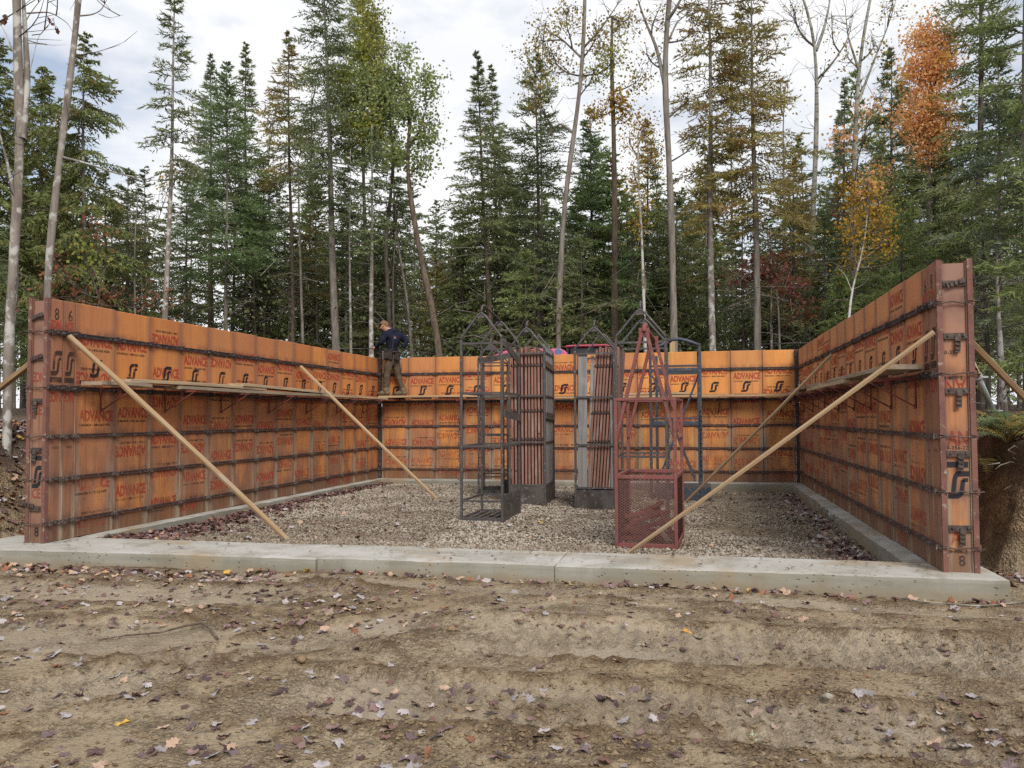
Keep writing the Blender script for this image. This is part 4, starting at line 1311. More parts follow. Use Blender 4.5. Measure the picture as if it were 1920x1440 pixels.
for i in range(9):
    c = Vector((BX + 0.30 + scr.uniform(-0.12, 0.12), BY + 0.30 + 0.06 * i, gb + 0.06 + 0.03 * i))
    an = scr.uniform(-0.5, 0.5)
    d = Vector((math.cos(an) * 0.22, math.sin(an) * 0.2, scr.uniform(-0.05, 0.12)))
    beam('scrap_bracket', 'red scaffold bracket thrown in a heap inside the red basket', 'bracket', c - d, c + d, 0.03, 0.045, A, 'loose brackets inside the red basket', seed=i)
beam('scrap_wood', 'splintered grey wood offcut in the bottom right of the red basket', 'offcut', (BX + 0.40, BY + 0.16, gb + 0.20), (BX + 0.53, BY + 0.12, gb + 0.05), 0.07, 0.03, MAT['plank_grey'], seed=12)
beam('scrap_bar', 'bright red flat bar leaning inside the red basket', 'bar', (BX + 0.42, BY + 0.30, gb + 0.34), (BX + 0.55, BY + 0.2, gb + 0.14), 0.05, 0.02, A, seed=13)

# ================================================================== PINK MACHINE BEHIND THE BACK WALL
def simple(name, col, rough=0.5, spec=0.5, metal=0.0):
    k = M(name, rough, spec, metal)
    n = k.noise(k.obj(), 9, 4)
    k.color(k.mix(k.ramp(n, 0.35, 0.7), col, (col[0] * 0.7, col[1] * 0.7, col[2] * 0.7, 1)))
    return k.m
PINK = simple('pink_paint', (0.612, 0.136, 0.255, 1), 0.35)
ROSE = simple('rose_roof', (0.425, 0.068, 0.102, 1), 0.4)
DARK = simple('dark_rubber', (0.017, 0.017, 0.019, 1), 0.7)
BLUE = simple('blue_glass', (0.085, 0.170, 0.357, 1), 0.15)
GLASSY = simple('dark_glass', (0.021, 0.025, 0.030, 1), 0.08)
ty = 13.3
tx0 = gx(914, ty, 3.2)
def tX(u): return gx(u, ty, 3.3) - tx0
tg = gz_at(tx0 + 1.5, ty)
TK = thing('pink_truck', 'bright pink truck parked behind the back wall, only its roof line showing', 'truck', (tx0, ty, tg))
def tZ(v): return gz(v, tx0 + tX(1000), ty) - tg
def prism(prof, y0, y1, name, mat, par, bevel=0.03):
    n = len(prof)
    mb = MB()
    mb.add([(x, y0, z) for x, z in prof] + [(x, y1, z) for x, z in prof],
           [tuple(range(n)), tuple(range(2 * n - 1, n - 1, -1))] + [((i + 1) % n, i, n + i, n + (i + 1) % n) for i in range(n)])
    return mb.build(name, mat, par, bevel=bevel)
zt = tZ(654.5)
prism([(tX(905), 0.55), (tX(905), tZ(671)), (tX(918), tZ(667)), (tX(948), tZ(656)), (tX(965), zt), (tX(1050), zt), (tX(1058), zt - 0.05), (tX(1064), tZ(664)), (tX(1066), 0.55)], 0, 1.7, 'body', PINK, TK, 0.02)
mb = MB(); mb.tube([(tX(1046.5), -0.012, tZ(660)), (tX(1046.5), 0.02, tZ(660))], 0.075, 16); mb.build('round_window', BLUE, TK)
zr0, zr1 = tZ(652.5), tZ(648)
prism([(tX(1056), zr0), (tX(1060), zr1 - 0.01), (tX(1072), zr1), (tX(1135), zr1), (tX(1150), zr0)], 0.02, 1.68, 'cab_roof', ROSE, TK)
for uu in (1063, 1073, 1110, 1146):
    for yy in (0.08, 1.62):
        mb = MB(); mb.bar((tX(uu), yy, 0.9), (tX(uu), yy, zr0), 0.05, 0.05); mb.build('cab_pillar', DARK, TK)
prism([(tX(1067), 0.55), (tX(1067), zt - 0.45), (tX(1148), zt - 0.5), (tX(1150), 0.55)], 0.04, 1.66, 'cab_door', PINK, TK)
mb = MB(); mb.box(((tX(1068) + tX(1146)) / 2, 0.85, (zt - 0.45 + zr0) / 2), (tX(1146) - tX(1068), 1.45, zr0 - zt + 0.4)); mb.build('cab_glass', GLASSY, TK)
for wx in (tX(935), tX(1105)):
    for yy in (0.0, 1.5):
        wh = link('wheel', MB().tube([(0, 0, 0), (0, 0.22, 0)], 0.42, 18).mesh('wheel', DARK), TK, (wx, yy, 0.40))
        link('rim', MB().tube([(0, -0.01, 0), (0, 0.02, 0)], 0.22, 14).mesh('rim', MAT['galv']), wh)

# ================================================================== WORKER
SKIN = simple('skin', (0.442, 0.230, 0.162, 1), 0.55)
HOODIE = simple('navy_hoodie', (0.015, 0.018, 0.034, 1), 0.9, 0.1)
PANTS = simple('olive_trousers', (0.098, 0.076, 0.051, 1), 0.9, 0.1)
BOOT = simple('tan_boots', (0.162, 0.123, 0.076, 1), 0.8, 0.2)
CAP = simple('brown_cap', (0.170, 0.106, 0.060, 1), 0.85, 0.1)
HAIR = simple('ginger_hair', (0.230, 0.098, 0.038, 1), 0.8, 0.2)
BELT = simple('dark_leather', (0.038, 0.027, 0.023, 1), 0.6, 0.3)
PY = WY - 0.20
feet = PZ + 0.063
PER = thing('person', 'worker in brown cap, navy hoodie, olive trousers and tool belt on the corner plank', 'person', (0, 0, 0))
def J(u, v, dy=0.0):
    p = pt(u, v, PY); return (p[0], PY + dy, p[2])
def make_body():
    Pn = {  # name: (point, radius x, radius y, material)   0 hoodie 1 trousers 2 skin
        'pelvis': (J(736, 668), .125, .105, 1), 'waist': (J(735, 655), .125, .10, 0), 'belly': (J(736, 645), .155, .125, 0), 'chest': (J(737.5, 632.5), .172, .130, 0),
        'upper': (J(735, 624.5), .125, .105, 0), 'neck': (J(728, 619.5), .052, .052, 2), 'jaw': (J(722, 616.5), .066, .060, 2), 'head': (J(720.5, 610.5), .082, .075, 2), 'crown': (J(721, 605.5), .062, .058, 2),
        'nose': (J(711.5, 614.5), .016, .014, 2),
        'lsh': (J(727.5, 628, -.13), .078, .076, 0), 'lel': (J(722.5, 642, -.20), .064, .062, 0), 'lwr': (J(709.5, 651, -.10), .038, .038, 0), 'lpa': (J(705.5, 652.8, -.07), .030, .024, 2),
        'rsh': (J(749, 630, .12), .082, .078, 0), 'rel': (J(758.5, 641, .14), .066, .064, 0), 'rwr': (J(753, 651, .06), .042, .042, 0),
        'lhip': (J(731.5, 679, -.075), .098, .092, 1), 'lkn': (J(728.2, 708, -.09), .070, .070, 1), 'lca': (J(727.5, 721, -.09), .066, .064, 1), 'lan': (J(727, 735, -.09), .056, .056, 1),
        'rhip': (J(740, 679, .06), .098, .092, 1), 'rkn': (J(745.5, 707, .05), .072, .070, 1), 'rca': (J(751, 721, .05), .066, .064, 1), 'ran': (J(754.5, 734, .05), .056, .056, 1)}
    E = [('pelvis', 'waist'), ('waist', 'belly'), ('belly', 'chest'), ('chest', 'upper'), ('upper', 'neck'), ('neck', 'jaw'), ('jaw', 'head'), ('head', 'crown'), ('jaw', 'nose'),
         ('chest', 'lsh'), ('lsh', 'lel'), ('lel', 'lwr'), ('lwr', 'lpa'), ('chest', 'rsh'), ('rsh', 'rel'), ('rel', 'rwr'),
         ('pelvis', 'lhip'), ('lhip', 'lkn'), ('lkn', 'lca'), ('lca', 'lan'), ('pelvis', 'rhip'), ('rhip', 'rkn'), ('rkn', 'rca'), ('rca', 'ran')]
    names = list(Pn)
    me = bpy.data.meshes.new('body_skeleton')
    me.from_pydata([Pn[k][0] for k in names], [(names.index(a), names.index(b)) for a, b in E], [])
    o = link('body_skeleton', me)
    sk = o.modifiers.new('skin', 'SKIN')
    sk.use_smooth_shade = True
    for i, k in enumerate(names):
        sv = me.skin_vertices[0].data[i]
        sv.radius = (Pn[k][1], Pn[k][2])
        sv.use_root = (k == 'pelvis')
    ss = o.modifiers.new('sub', 'SUBSURF'); ss.levels = 2; ss.render_levels = 2
    dg = bpy.context.evaluated_depsgraph_get()
    bm_ = bpy.data.meshes.new_from_object(o.evaluated_get(dg))
    bpy.data.objects.remove(o)
    for mt in (HOODIE, PANTS, SKIN): bm_.materials.append(mt)
    # creases in the cloth
    co = np.zeros(len(bm_.vertices) * 3); bm_.vertices.foreach_get('co', co); co = co.reshape(-1, 3)
    nn = np.zeros(len(bm_.vertices) * 3); bm_.vertices.foreach_get('normal', nn); nn = nn.reshape(-1, 3)
    hd = co[:, 2] < Pn['neck'][0][2] - 0.02
    f = (fbm(co[:, 0] * 14 + co[:, 2] * 6, co[:, 2] * 22 + co[:, 1] * 5, 3, 91) - 0.5) * 0.035
    co += nn * (f * hd)[:, None]
    bm_.vertices.foreach_set('co', co.ravel())
    segs = [(np.array(Pn[a][0]), np.array(Pn[b][0]), Pn[a][3], Pn[b][3]) for a, b in E]
    idx = []
    for p in bm_.polygons:
        c = np.array(p.center); best, bi = 9, 0
        for a, b, ma, mb_ in segs:
            d = b - a; t = float(np.clip((c - a) @ d / (d @ d), 0, 1)); q = np.linalg.norm(a + d * t - c)
            if q < best: best, bi = q, (ma if t < 0.55 else mb_)
        idx.append(bi)
    bm_.polygons.foreach_set('material_index', idx)
    link('body', bm_, PER)
    return Pn
PN = make_body()
hc = Vector(PN['head'][0])
m = MB()     # cap crown + brim
rings = []
for a in np.radians([0, 18, 38, 60, 80]):
    rings.append([(hc[0] + 0.004 + 0.094 * math.cos(a) * math.cos(t), hc[1] + 0.084 * math.cos(a) * math.sin(t), hc[2] + 0.022 + 0.082 * math.sin(a) - 0.10 * 0.09 * math.cos(t)) for t in np.linspace(0, 2 * math.pi, 15)[:-1]])
vs = [p for r_ in rings for p in r_]
m.add(vs, [(i * 14 + j, i * 14 + (j + 1) % 14, i * 14 + 14 + (j + 1) % 14, i * 14 + 14 + j) for i in range(4) for j in range(14)] + [tuple(56 + j for j in range(14))], True)
cp = m.build('cap', CAP, PER)
m = MB()
top, bot = [], []
for t in np.linspace(-1, 1, 9):
    top.append((hc[0] - 0.075, hc[1] + 0.070 * t, hc[2] + 0.032 - 0.012 * t * t)); bot.append((hc[0] - 0.075 - 0.115 * math.sqrt(max(0, 1 - t * t * 0.92)), hc[1] + 0.064 * t, hc[2] - 0.012 - 0.014 * t * t))
n = 9
vs = top + bot + [(x, y, z - 0.009) for x, y, z in top] + [(x, y, z - 0.009) for x, y, z in bot]
fs = []
for i in range(n - 1): fs += [(i, i + 1, n + i + 1, n + i), (2 * n + i, 3 * n + i, 3 * n + i + 1, 2 * n + i + 1), (n + i, n + i + 1, 3 * n + i + 1, 3 * n + i)]
m.add(vs, fs); m.build('cap_brim', CAP, cp)
m = MB()
m.tube([(hc[0] + 0.052, hc[1] - 0.05, hc[2] + 0.02), (hc[0] + 0.068, hc[1] - 0.035, hc[2] - 0.02), (hc[0] + 0.066, hc[1], hc[2] - 0.045), (hc[0] + 0.066, hc[1] + 0.035, hc[2] - 0.02)], 0.032, 7); m.build('hair', HAIR, PER)
m = MB(); m.tube([(hc[0] + 0.012, hc[1] - 0.070, hc[2] + 0.012), (hc[0] + 0.016, hc[1] - 0.085, hc[2] - 0.004), (hc[0] + 0.010, hc[1] - 0.074, hc[2] - 0.026)], (0.010, 0.016, 0.009), 6); m.build('ear', SKIN, PER)
m = MB(); m.tube([(hc[0] - 0.062, hc[1] - 0.055, hc[2] - 0.032), (hc[0] - 0.058, hc[1] - 0.058, hc[2] - 0.055), (hc[0] - 0.035, hc[1] - 0.058, hc[2] - 0.075)], (0.012, 0.018, 0.012), 6); m.build('beard', HAIR, PER)
u0 = Vector(PN['upper'][0])
m = MB(); m.tube([u0 + Vector((-0.055, -0.09, 0.035)), u0 + Vector((0.04, -0.085, 0.035)), u0 + Vector((0.095, 0, 0.03)), u0 + Vector((0.05, 0.085, 0.04)), u0 + Vector((-0.04, 0.08, 0.04))], (0.035, 0.052, 0.060, 0.052, 0.03), 8); m.build('hood', HOODIE, PER)
c0 = Vector(PN['chest'][0])
RS = simple('red_print_cloth', (0.340, 0.060, 0.051, 1), 0.8); WS = simple('white_print_cloth', (0.468, 0.468, 0.510, 1), 0.8)
m = MB(); m.cur = 0
m.bar(c0 + Vector((0.0, -0.128, 0.035)), c0 + Vector((0.06, -0.122, 0.012)), 0.012, 0.006, up=(0, 1, 0)); m.bar(c0 + Vector((0.03, -0.126, 0.012)), c0 + Vector((0.10, -0.100, -0.004)), 0.012, 0.006, up=(0, 1, 0))
m.cur = 1
m.bar(c0 + Vector((0.035, -0.128, -0.02)), c0 + Vector((0.095, -0.105, -0.028)), 0.012, 0.006, up=(0, 1, 0))
m.build('back_print', [RS, WS], PER)
pv = Vector(PN['pelvis'][0])
bp = []
for t in np.linspace(0, 2 * math.pi, 17): bp.append(pv + Vector((0.148 * math.cos(t) , 0.128 * math.sin(t), 0.085 - 0.02 * math.cos(t))))
m = MB(); m.tube(bp, 0.022, 6, cap=False); blt = m.build('tool_belt', BELT, PER)
def pouch(c, s, nm):
    m = MB(); m.box(c, s); m.box((c[0], c[1] - 0.01, c[2] + s[2] / 2), (s[0] * 1.05, s[1] * 1.05, 0.03)); m.box((c[0] - 0.02, c[1] - s[1] / 2 - 0.012, c[2] - 0.02), (s[0] * 0.6, 0.03, s[2] * 0.55)); return m.build(nm, BELT, blt, bevel=0.012)
pouch((pv[0] - 0.035, pv[1] - 0.145, pv[2] + 0.01), (0.17, 0.07, 0.19), 'pouch'); pouch((pv[0] + 0.13, pv[1] - 0.06, pv[2] - 0.01), (0.07, 0.12, 0.17), 'pouch')
m = MB(); m.bar((pv[0] + 0.045, pv[1] - 0.132, pv[2] + 0.10), c0 + Vector((0.055, -0.130, 0.0)), 0.02, 0.006, up=(0, 1, 0)); m.build('strap', BELT, PER)
for nm, an, toe in (('lan', 'lan', -1), ('ran', 'ran', -1)):
    a = Vector(PN[nm][0])
    fz = feet
    m = MB()
    prof = [(0.062, 0.0, 0.036), (0.055, 0.028, 0.045), (0.0, 0.045, 0.054), (-0.07, 0.035, 0.050), (-0.135, 0.022, 0.050), (-0.185, 0.010, 0.036)]
    m.tube([(a[0] + p[0], a[1] + 0.02 * p[0], fz + 0.030 + p[1] * 0.7) for p in prof], [0.030, 0.052, 0.058, 0.048, 0.042, 0.022], 10)
    m.tube([(a[0] + 0.006, a[1], fz + 0.04), (a[0], a[1], fz + 0.11), (a[0] - 0.002, a[1], fz + 0.165)], [0.058, 0.060, 0.066], 10)
    bo = m.build('boot', BOOT, PER)
    m = MB(); m.box((a[0] - 0.06, a[1], fz + 0.010), (0.25, 0.085, 0.020)); m.build('sole', BELT, bo, bevel=0.006)
hp = Vector(PN['lpa'][0])
m = MB()
m.tube([hp + Vector((0.035, 0, 0.012)), hp, hp + Vector((-0.030, 0.0, -0.004))], (0.026, 0.030, 0.026), 8)
for k, (dy, ln) in enumerate(((-0.024, 0.9), (-0.008, 1.0), (0.008, 0.95), (0.024, 0.75))):
    m.tube([hp + Vector((-0.030, dy, 0.0)), hp + Vector((-0.052 * ln, dy, 0.004)), hp + Vector((-0.066 * ln, dy, -0.014)), hp + Vector((-0.052 * ln, dy, -0.030))], (0.0095, 0.009, 0.0085, 0.007), 6)
m.tube([hp + Vector((0.0, -0.026, -0.004)), hp + Vector((-0.026, -0.036, -0.016)), hp + Vector((-0.042, -0.026, -0.026))], (0.011, 0.010, 0.007), 6)
m.build('hand', SKIN, PER)
m = MB(); m.tube([J(684, 654.6, -.09), J(705, 654.2, -.08), J(725, 654.8, -.06)], 0.011, 6)
tag(m.build('rod', MAT['band']), 'dark steel rod held in the left hand of the worker', 'steel rod')
hm = thing('hammer', 'hammer hanging from the worker\'s belt with a blue grip', 'hammer', J(753, 684, -.02))
m = MB(); m.tube([(0, 0, -0.13), (0.002, 0, 0.02), (0.0, 0, 0.12)], (0.013, 0.011, 0.010), 8); m.build('grip', BLUE, hm)
m = MB(); m.tube([(-0.05, 0, 0.125), (0.0, 0, 0.135), (0.06, 0, 0.12)], (0.016, 0.014, 0.006), 8); m.build('hammer_head', MAT['galv'], hm)

# ================================================================== TREES
SPR = [mat_foliage('needles_spruce', (0.074, 0.092, 0.044, 1), (0.326, 0.360, 0.155, 1), 0.36),
       mat_foliage('needles_fir', (0.072, 0.109, 0.051, 1), (0.275, 0.378, 0.152, 1), 0.36),
       mat_foliage('needles_blue', (0.097, 0.135, 0.089, 1), (0.398, 0.445, 0.275, 1), 0.36),
       mat_foliage('needles_olive', (0.136, 0.123, 0.045, 1), (0.480, 0.405, 0.142, 1), 0.38, (0.320, 0.210, 0.087, 1)),
       mat_foliage('needles_dark', (0.064, 0.084, 0.043, 1), (0.269, 0.323, 0.145, 1), 0.34),
       mat_foliage('needles_cedar', (0.103, 0.122, 0.044, 1), (0.293, 0.341, 0.117, 1), 0.38, (0.221, 0.185, 0.074, 1)),
       mat_foliage('needles_hemlock', (0.093, 0.132, 0.050, 1), (0.345, 0.410, 0.146, 1), 0.38)]
LEAFM = {'green': mat_foliage('leaves_green', (0.159, 0.211, 0.077, 1), (0.423, 0.477, 0.188, 1), 0.5),
         'yellowgreen': mat_foliage('leaves_yellowgreen', (0.151, 0.183, 0.038, 1), (0.454, 0.432, 0.090, 1), 0.45),
         'gold': mat_foliage('leaves_gold', (0.26, 0.145, 0.015, 1), (0.62, 0.40, 0.05, 1), 0.45),
         'oldgold': mat_foliage('leaves_oldgold', (0.168, 0.144, 0.046, 1), (0.456, 0.345, 0.103, 1), 0.45),
         'orange': mat_foliage('leaves_orange', (0.616, 0.301, 0.121, 1), (0.950, 0.538, 0.243, 1), 0.5, (0.784, 0.538, 0.149, 1)),
         'red': mat_foliage('leaves_red', (0.170, 0.060, 0.056, 1), (0.391, 0.144, 0.112, 1), 0.45),
         'brownred': mat_foliage('leaves_brown', (0.12, 0.048, 0.028, 1), (0.28, 0.12, 0.055, 1), 0.4)}
BARK = {'grey': mat_bark('bark_grey', (0.135, 0.118, 0.100, 1), (0.24, 0.215, 0.185, 1)),
        'dark': mat_bark('bark_dark', (0.062, 0.050, 0.042, 1), (0.120, 0.100, 0.084, 1)),
        'brown': mat_bark('bark_brown', (0.075, 0.055, 0.040, 1), (0.155, 0.12, 0.092, 1)),
        'lichen': mat_bark('bark_lichen', (0.15, 0.125, 0.105, 1), (0.25, 0.22, 0.19, 1), (0.42, 0.41, 0.38, 1), 9),
        'aspen': mat_bark('bark_aspen', (0.24, 0.235, 0.20, 1), (0.34, 0.33, 0.28, 1), (0.16, 0.15, 0.12, 1), 8, True),
        'birch': mat_bark('bark_birch', (0.48, 0.46, 0.42, 1), (0.58, 0.56, 0.52, 1), (0.25, 0.21, 0.17, 1), 10, True)}

def conifer(seed, H, Rm, cb, lean=(0, 0), r0=0.12, dens=1.0, droop=0.25, tuft=0.120, wid=0.033, tip=0.12, irregular=0.25, prof=1.0, dead=1.0, quality=1.0, cedar=False):
    g = np.random.default_rng(seed)
    zt_ = np.linspace(-0.25, H, 15)
    tt = np.clip(zt_ / H, 0, 1)
    wob = 0.02 * H * 0.12
    tx_ = lean[0] * tt + wob * np.sin(tt * 7 + seed) * tt * (1 - tt) * 4
    ty_ = lean[1] * tt + wob * np.cos(tt * 6 + seed * 2) * tt * (1 - tt) * 4
    rad = np.maximum(r0 * (1 - 0.97 * tt) ** 0.85, 0.008)
    rad[0] *= 1.25
    tv, tf = tube_arrays(np.stack([tx_, ty_, zt_], 1), rad, 8)
    ax = lambda z: np.array([np.interp(z, zt_, tx_), np.interp(z, zt_, ty_), z])
    V, T, BV, BF, bn = [], [], [], [], 0
    crown = H - cb
    nb = int(dens * 19 * crown * (0.75 + 0.25 * min(2, Rm)))
    zs_ = cb + crown * (1 - (1 - (np.arange(nb) + g.random(nb)) / nb) ** 1.0)
    for z in zs_:
        s = (z - cb) / crown
        low = sstep(-0.02, 0.16, s) * 0.55 + 0.45
        Lb = Rm * ((1 - s) ** prof * low + 0.035) * (1 + irregular * g.standard_normal())
        Lb = max(0.05, min(Lb, Rm * 1.35))
        az = g.random() * 2 * math.pi
        el = R(-12 + 55 * s ** 1.5 + 10 * g.standard_normal())
        dh = np.array([math.cos(az), math.sin(az), 0.0])
        side = np.array([-dh[1], dh[0], 0.0])
        p0 = ax(z)
        nt_ = max(5, int(Lb / (0.075 / quality)))
        sj = 0.10 + 0.90 * (np.arange(nt_) + 0.5 * g.random(nt_)) / nt_
        x = Lb * sj * math.cos(el); zz = Lb * (math.sin(el) * sj - droop * sj ** 2 + tip * sj ** 3)
        P = p0 + x[:, None] * dh + zz[:, None] * np.array([0, 0, 1.0])
        tang = math.cos(el) * dh + (math.sin(el) - 2 * droop * sj + 3 * tip * sj ** 2)[:, None] * np.array([0, 0, 1.0])
        tang /= np.linalg.norm(tang, axis=1)[:, None]
        sg = np.where(np.arange(nt_) % 2 == 0, 1.0, -1.0)
        td = 0.75 * tang + (0.80 * sg)[:, None] * side + 0.16 * g.standard_normal((nt_, 3))
        if cedar: td[:, 2] -= 0.55
        else: td[:, 2] -= 0.10
        td /= np.linalg.norm(td, axis=1)[:, None]
        tl = (0.15 + 0.42 * np.minimum(Lb, 1.6) * (1 - 0.75 * sj)) * (0.7 + 0.6 * g.random(nt_)) * (0.30 + 0.70 * min(1.0, (1 - s) * 4.0))
        K = 6
        tk = (np.arange(K) + 0.3) / K
        Q = P[:, None, :] + (tl[:, None] * tk[None])[:, :, None] * td[:, None, :]
        Q = Q.reshape(-1, 3)
        D = np.repeat(td, K, 0)
        for rep in range(2):
            d = D + 0.50 * g.standard_normal(D.shape); d /= np.linalg.norm(d, axis=1)[:, None]
            wv = np.cross(d, g.standard_normal(D.shape)); wv /= np.linalg.norm(wv, axis=1)[:, None] + 1e-6
            ln = tuft * (0.55 + 0.45 * min(1.0, (1 - s) * 5.0)) * (0.7 + 0.7 * g.random(len(Q)))[:, None]
            hw = wid * 0.5
            tri = np.stack([Q - wv * hw, Q + wv * hw, Q + d * ln], 1)
            V.append(tri.reshape(-1, 3))
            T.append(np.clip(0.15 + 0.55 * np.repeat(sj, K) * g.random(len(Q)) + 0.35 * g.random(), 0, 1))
        # branch wood
        q = np.array([0, 0.45, 0.95])
        bx = p0 + (Lb * q * math.cos(el))[:, None] * dh + (Lb * (math.sin(el) * q - droop * q ** 2 + tip * q ** 3))[:, None] * np.array([0, 0, 1.0])
        v, f = tube_arrays(bx, np.array([1, 0.6, 0.2]) * (0.006 + 0.008 * Lb), 3)
        BV.append(v); BF.append(f + bn); bn += len(v)
    nd = int(dead * 4.2 * max(0, cb - 0.8))
    for i in range(nd):
        z = 0.8 + (cb - 0.6) * g.random()
        az = g.random() * 2 * math.pi
        Lb = Rm * (0.30 + 0.75 * g.random()) * (0.55 + 0.45 * z / max(cb, 1))
        dh = np.array([math.cos(az), math.sin(az), 0.0]); side = np.array([-dh[1], dh[0], 0])
        q = np.array([0, 0.35, 0.7, 1.0])
        el = R(g.uniform(-18, 12)); dr = g.uniform(0.05, 0.3)
        bx = ax(z) + (Lb * q * math.cos(el))[:, None] * dh + (Lb * (math.sin(el) * q - dr * q ** 2))[:, None] * np.array([0, 0, 1.0]) + (0.05 * Lb * g.standard_normal(4) * q)[:, None] * side
        v, f = tube_arrays(bx, np.array([1, 0.75, 0.5, 0.25]) * (0.007 + 0.006 * Lb), 3)
        BV.append(v); BF.append(f + bn); bn += len(v)
        for k in range(int(5 * Lb) + 1):
            t = g.uniform(0.25, 0.95); a = ax(z) + Lb * t * math.cos(el) * dh + np.array([0, 0, Lb * (math.sin(el) * t - dr * t * t)])
            e = a + (0.55 * dh + g.choice([-1, 1]) * 0.7 * side + np.array([0, 0, g.uniform(-0.5, 0.1)])) * Lb * 0.33 * g.uniform(0.5, 1.1)
            v, f = tube_arrays(np.stack([a, (a + e) / 2 + 0.01, e]), np.array([0.006, 0.0045, 0.003]), 3)
            BV.append(v); BF.append(f + bn); bn += len(v)
    V = np.concatenate(V)
    return (tv, tf), (V, np.arange(len(V)).reshape(-1, 3), np.concatenate(T)), (np.concatenate(BV), np.concatenate(BF)) if BV else None

def conifer_tree(name, label, u, y, vtop, vcb, Rpx, pal, u_top=None, r0=None, bark='brown', cat='tree', group=None, seed=None, **kw):
    seed = seed if seed is not None else int(abs(u) * 7 + y * 13)
    x = gx(u, y, 2.5)
    z = gz_at(x, y)
    k = ppm(x, y)
    H = gz(vtop, x, y) - z
    cb = gz(vcb, x, y) - z
    Rm = Rpx * k * 1.12
    lx = 0.0
    if u_top is not None: lx = gx(u_top, y, z + H) - x
    else: lx = gx(u, y, z + H) - x
    r0 = (0.028 + 0.0062 * H) if r0 is None else r0 * 0.72
    (tv, tf), (fv, ff, ft), br = conifer(seed, H, Rm, max(0.4, cb), (lx, 0.0), r0, **kw)
    t = thing(name, label, cat, (x, y, z), 0.0, group)
    link('trunk', fast_mesh('trunk', tv, tf, [BARK[bark]], None, True), t)
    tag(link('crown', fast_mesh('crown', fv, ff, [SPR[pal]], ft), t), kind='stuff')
    if br: tag(link('branches', fast_mesh('branches', br[0], br[1], [BARK['dark'] if bark in ('dark', 'brown') else BARK['grey']], None, True), t), kind='stuff')
    return t

CT = conifer_tree
# --- left
CT('cedar_tree', 'olive brown cedar at the far left edge, behind the twin trunks', -5, 12.5, 72, 560, 82, 5, r0=0.14, bark='grey', prof=0.5, cedar=True, droop=0.35, tuft=0.12, wid=0.05, irregular=0.35, dens=1.05)
CT('cedar_tree', 'rusty olive cedar between the twin trunks and the single grey trunk', 78, 14.5, 125, 600, 80, 5, r0=0.13, bark='grey', prof=0.5, cedar=True, droop=0.35, tuft=0.12, wid=0.05, irregular=0.35, dens=1.05)
CT('cedar_tree', 'drooping cedar with a ragged top right of the single grey trunk', 158, 13.5, 62, 560, 88, 5, r0=0.14, bark='lichen', prof=0.55, cedar=True, droop=0.4, tuft=0.12, wid=0.05, irregular=0.45, dens=0.8)
CT('spruce_tree', 'tall slim spruce with a long bare pale trunk above the left wall', 306, 12.5, -70, 345, 50, 0, u_top=330, r0=0.125, bark='lichen', dens=0.62, droop=0.15, tip=0.1, dead=0.5)
CT('fir_tree', 'dense green fir with a thin pale trunk, left of the worker', 425, 16.5, 118, 520, 92, 1, r0=0.11, bark='grey', dens=0.95, prof=0.75, droop=0.1)
CT('fir_tree', 'bluish spire just left of the dense green fir', 395, 20, 102, 430, 52, 2, bark='brown', dens=1.0, droop=0.1)
CT('spruce_tree', 'narrow dark spire just right of the dense green fir', 461, 18.5, 80, 460, 52, 0, bark='dark', dens=1.0)
CT('spruce_tree', 'olive green spruce with two thin stems left of the tall dark spruce', 550, 17.5, 60, 345, 66, 3, u_top=541, r0=0.13, bark='brown', dens=0.85)
CT('spruce_tree', 'tallest dark spruce left of the green aspen, its top out of the frame', 636, 15.5, -130, 395, 78, 4, u_top=603, r0=0.18, bark='grey', dens=0.95, prof=0.7)
CT('spruce_tree', 'pale stemmed spruce right behind the worker', 697, 14.0, 215, 470, 46, 4, r0=0.115, bark='lichen', dens=0.6)
CT('spruce_tree', 'slender spruce with a thin pale stem between the tall dark spruce and the worker', 657, 15, 280, 450, 40, 4, r0=0.075, bark='lichen', dens=0.6)
CT('spruce_tree', 'light yellow green spruce reaching out of the frame above the aspen', 690, 20.5, -60, 300, 62, 6, u_top=678, r0=0.14, bark='dark', dens=1.0, prof=0.6)
CT('spruce_tree', 'dark spruce behind the lower crown of the green aspen', 738, 18, 235, 520, 52, 4, r0=0.10, bark='dark', dens=0.75)
# --- middle
CT('spruce_tree', 'sharp pointed spruce standing alone against the bright cloud', 928, 18, 96, 480, 66, 0, u_top=893, r0=0.13, bark='brown', dens=0.95, droop=0.2)
CT('spruce_tree', 'shorter pointed spruce just right of the lone sharp one', 940, 20.5, 122, 500, 54, 0, u_top=921, r0=0.11, bark='brown', dens=0.85)
CT('spruce_tree', 'broad dark spruce left of the leaning birch', 1012, 18.5, 105, 560, 78, 4, u_top=1005, r0=0.14, bark='dark', dens=1.0, prof=0.6)
CT('spruce_tree', 'green spruce filling the gap between the birch and the golden aspen', 1108, 19.5, 205, 640, 66, 1, r0=0.13, bark='dark', dens=1.0, prof=0.6)
CT('spruce_tree', 'dark spruce behind the small yellow birch', 1215, 20, 225, 640, 52, 4, r0=0.12, bark='dark', dens=0.8, prof=0.7)
CT('spruce_tree', 'tall brown tinged spruce just right of the big forked aspen', 1337, 14.5, -170, 430, 66, 3, u_top=1326, r0=0.135, bark='lichen', dens=0.8, prof=0.5, irregular=0.35)
CT('spruce_tree', 'tall olive spruce with a straight grey trunk, two trees right of the forked aspen', 1420, 14.5, -75, 430, 84, 3, u_top=1408, r0=0.145, bark='grey', dens=0.95, prof=0.6)
CT('spruce_tree', 'brownish spruce with dead lower boughs near the back right corner', 1488, 18, 300, 600, 62, 3, r0=0.11, bark='dark', dens=0.8, prof=0.6)
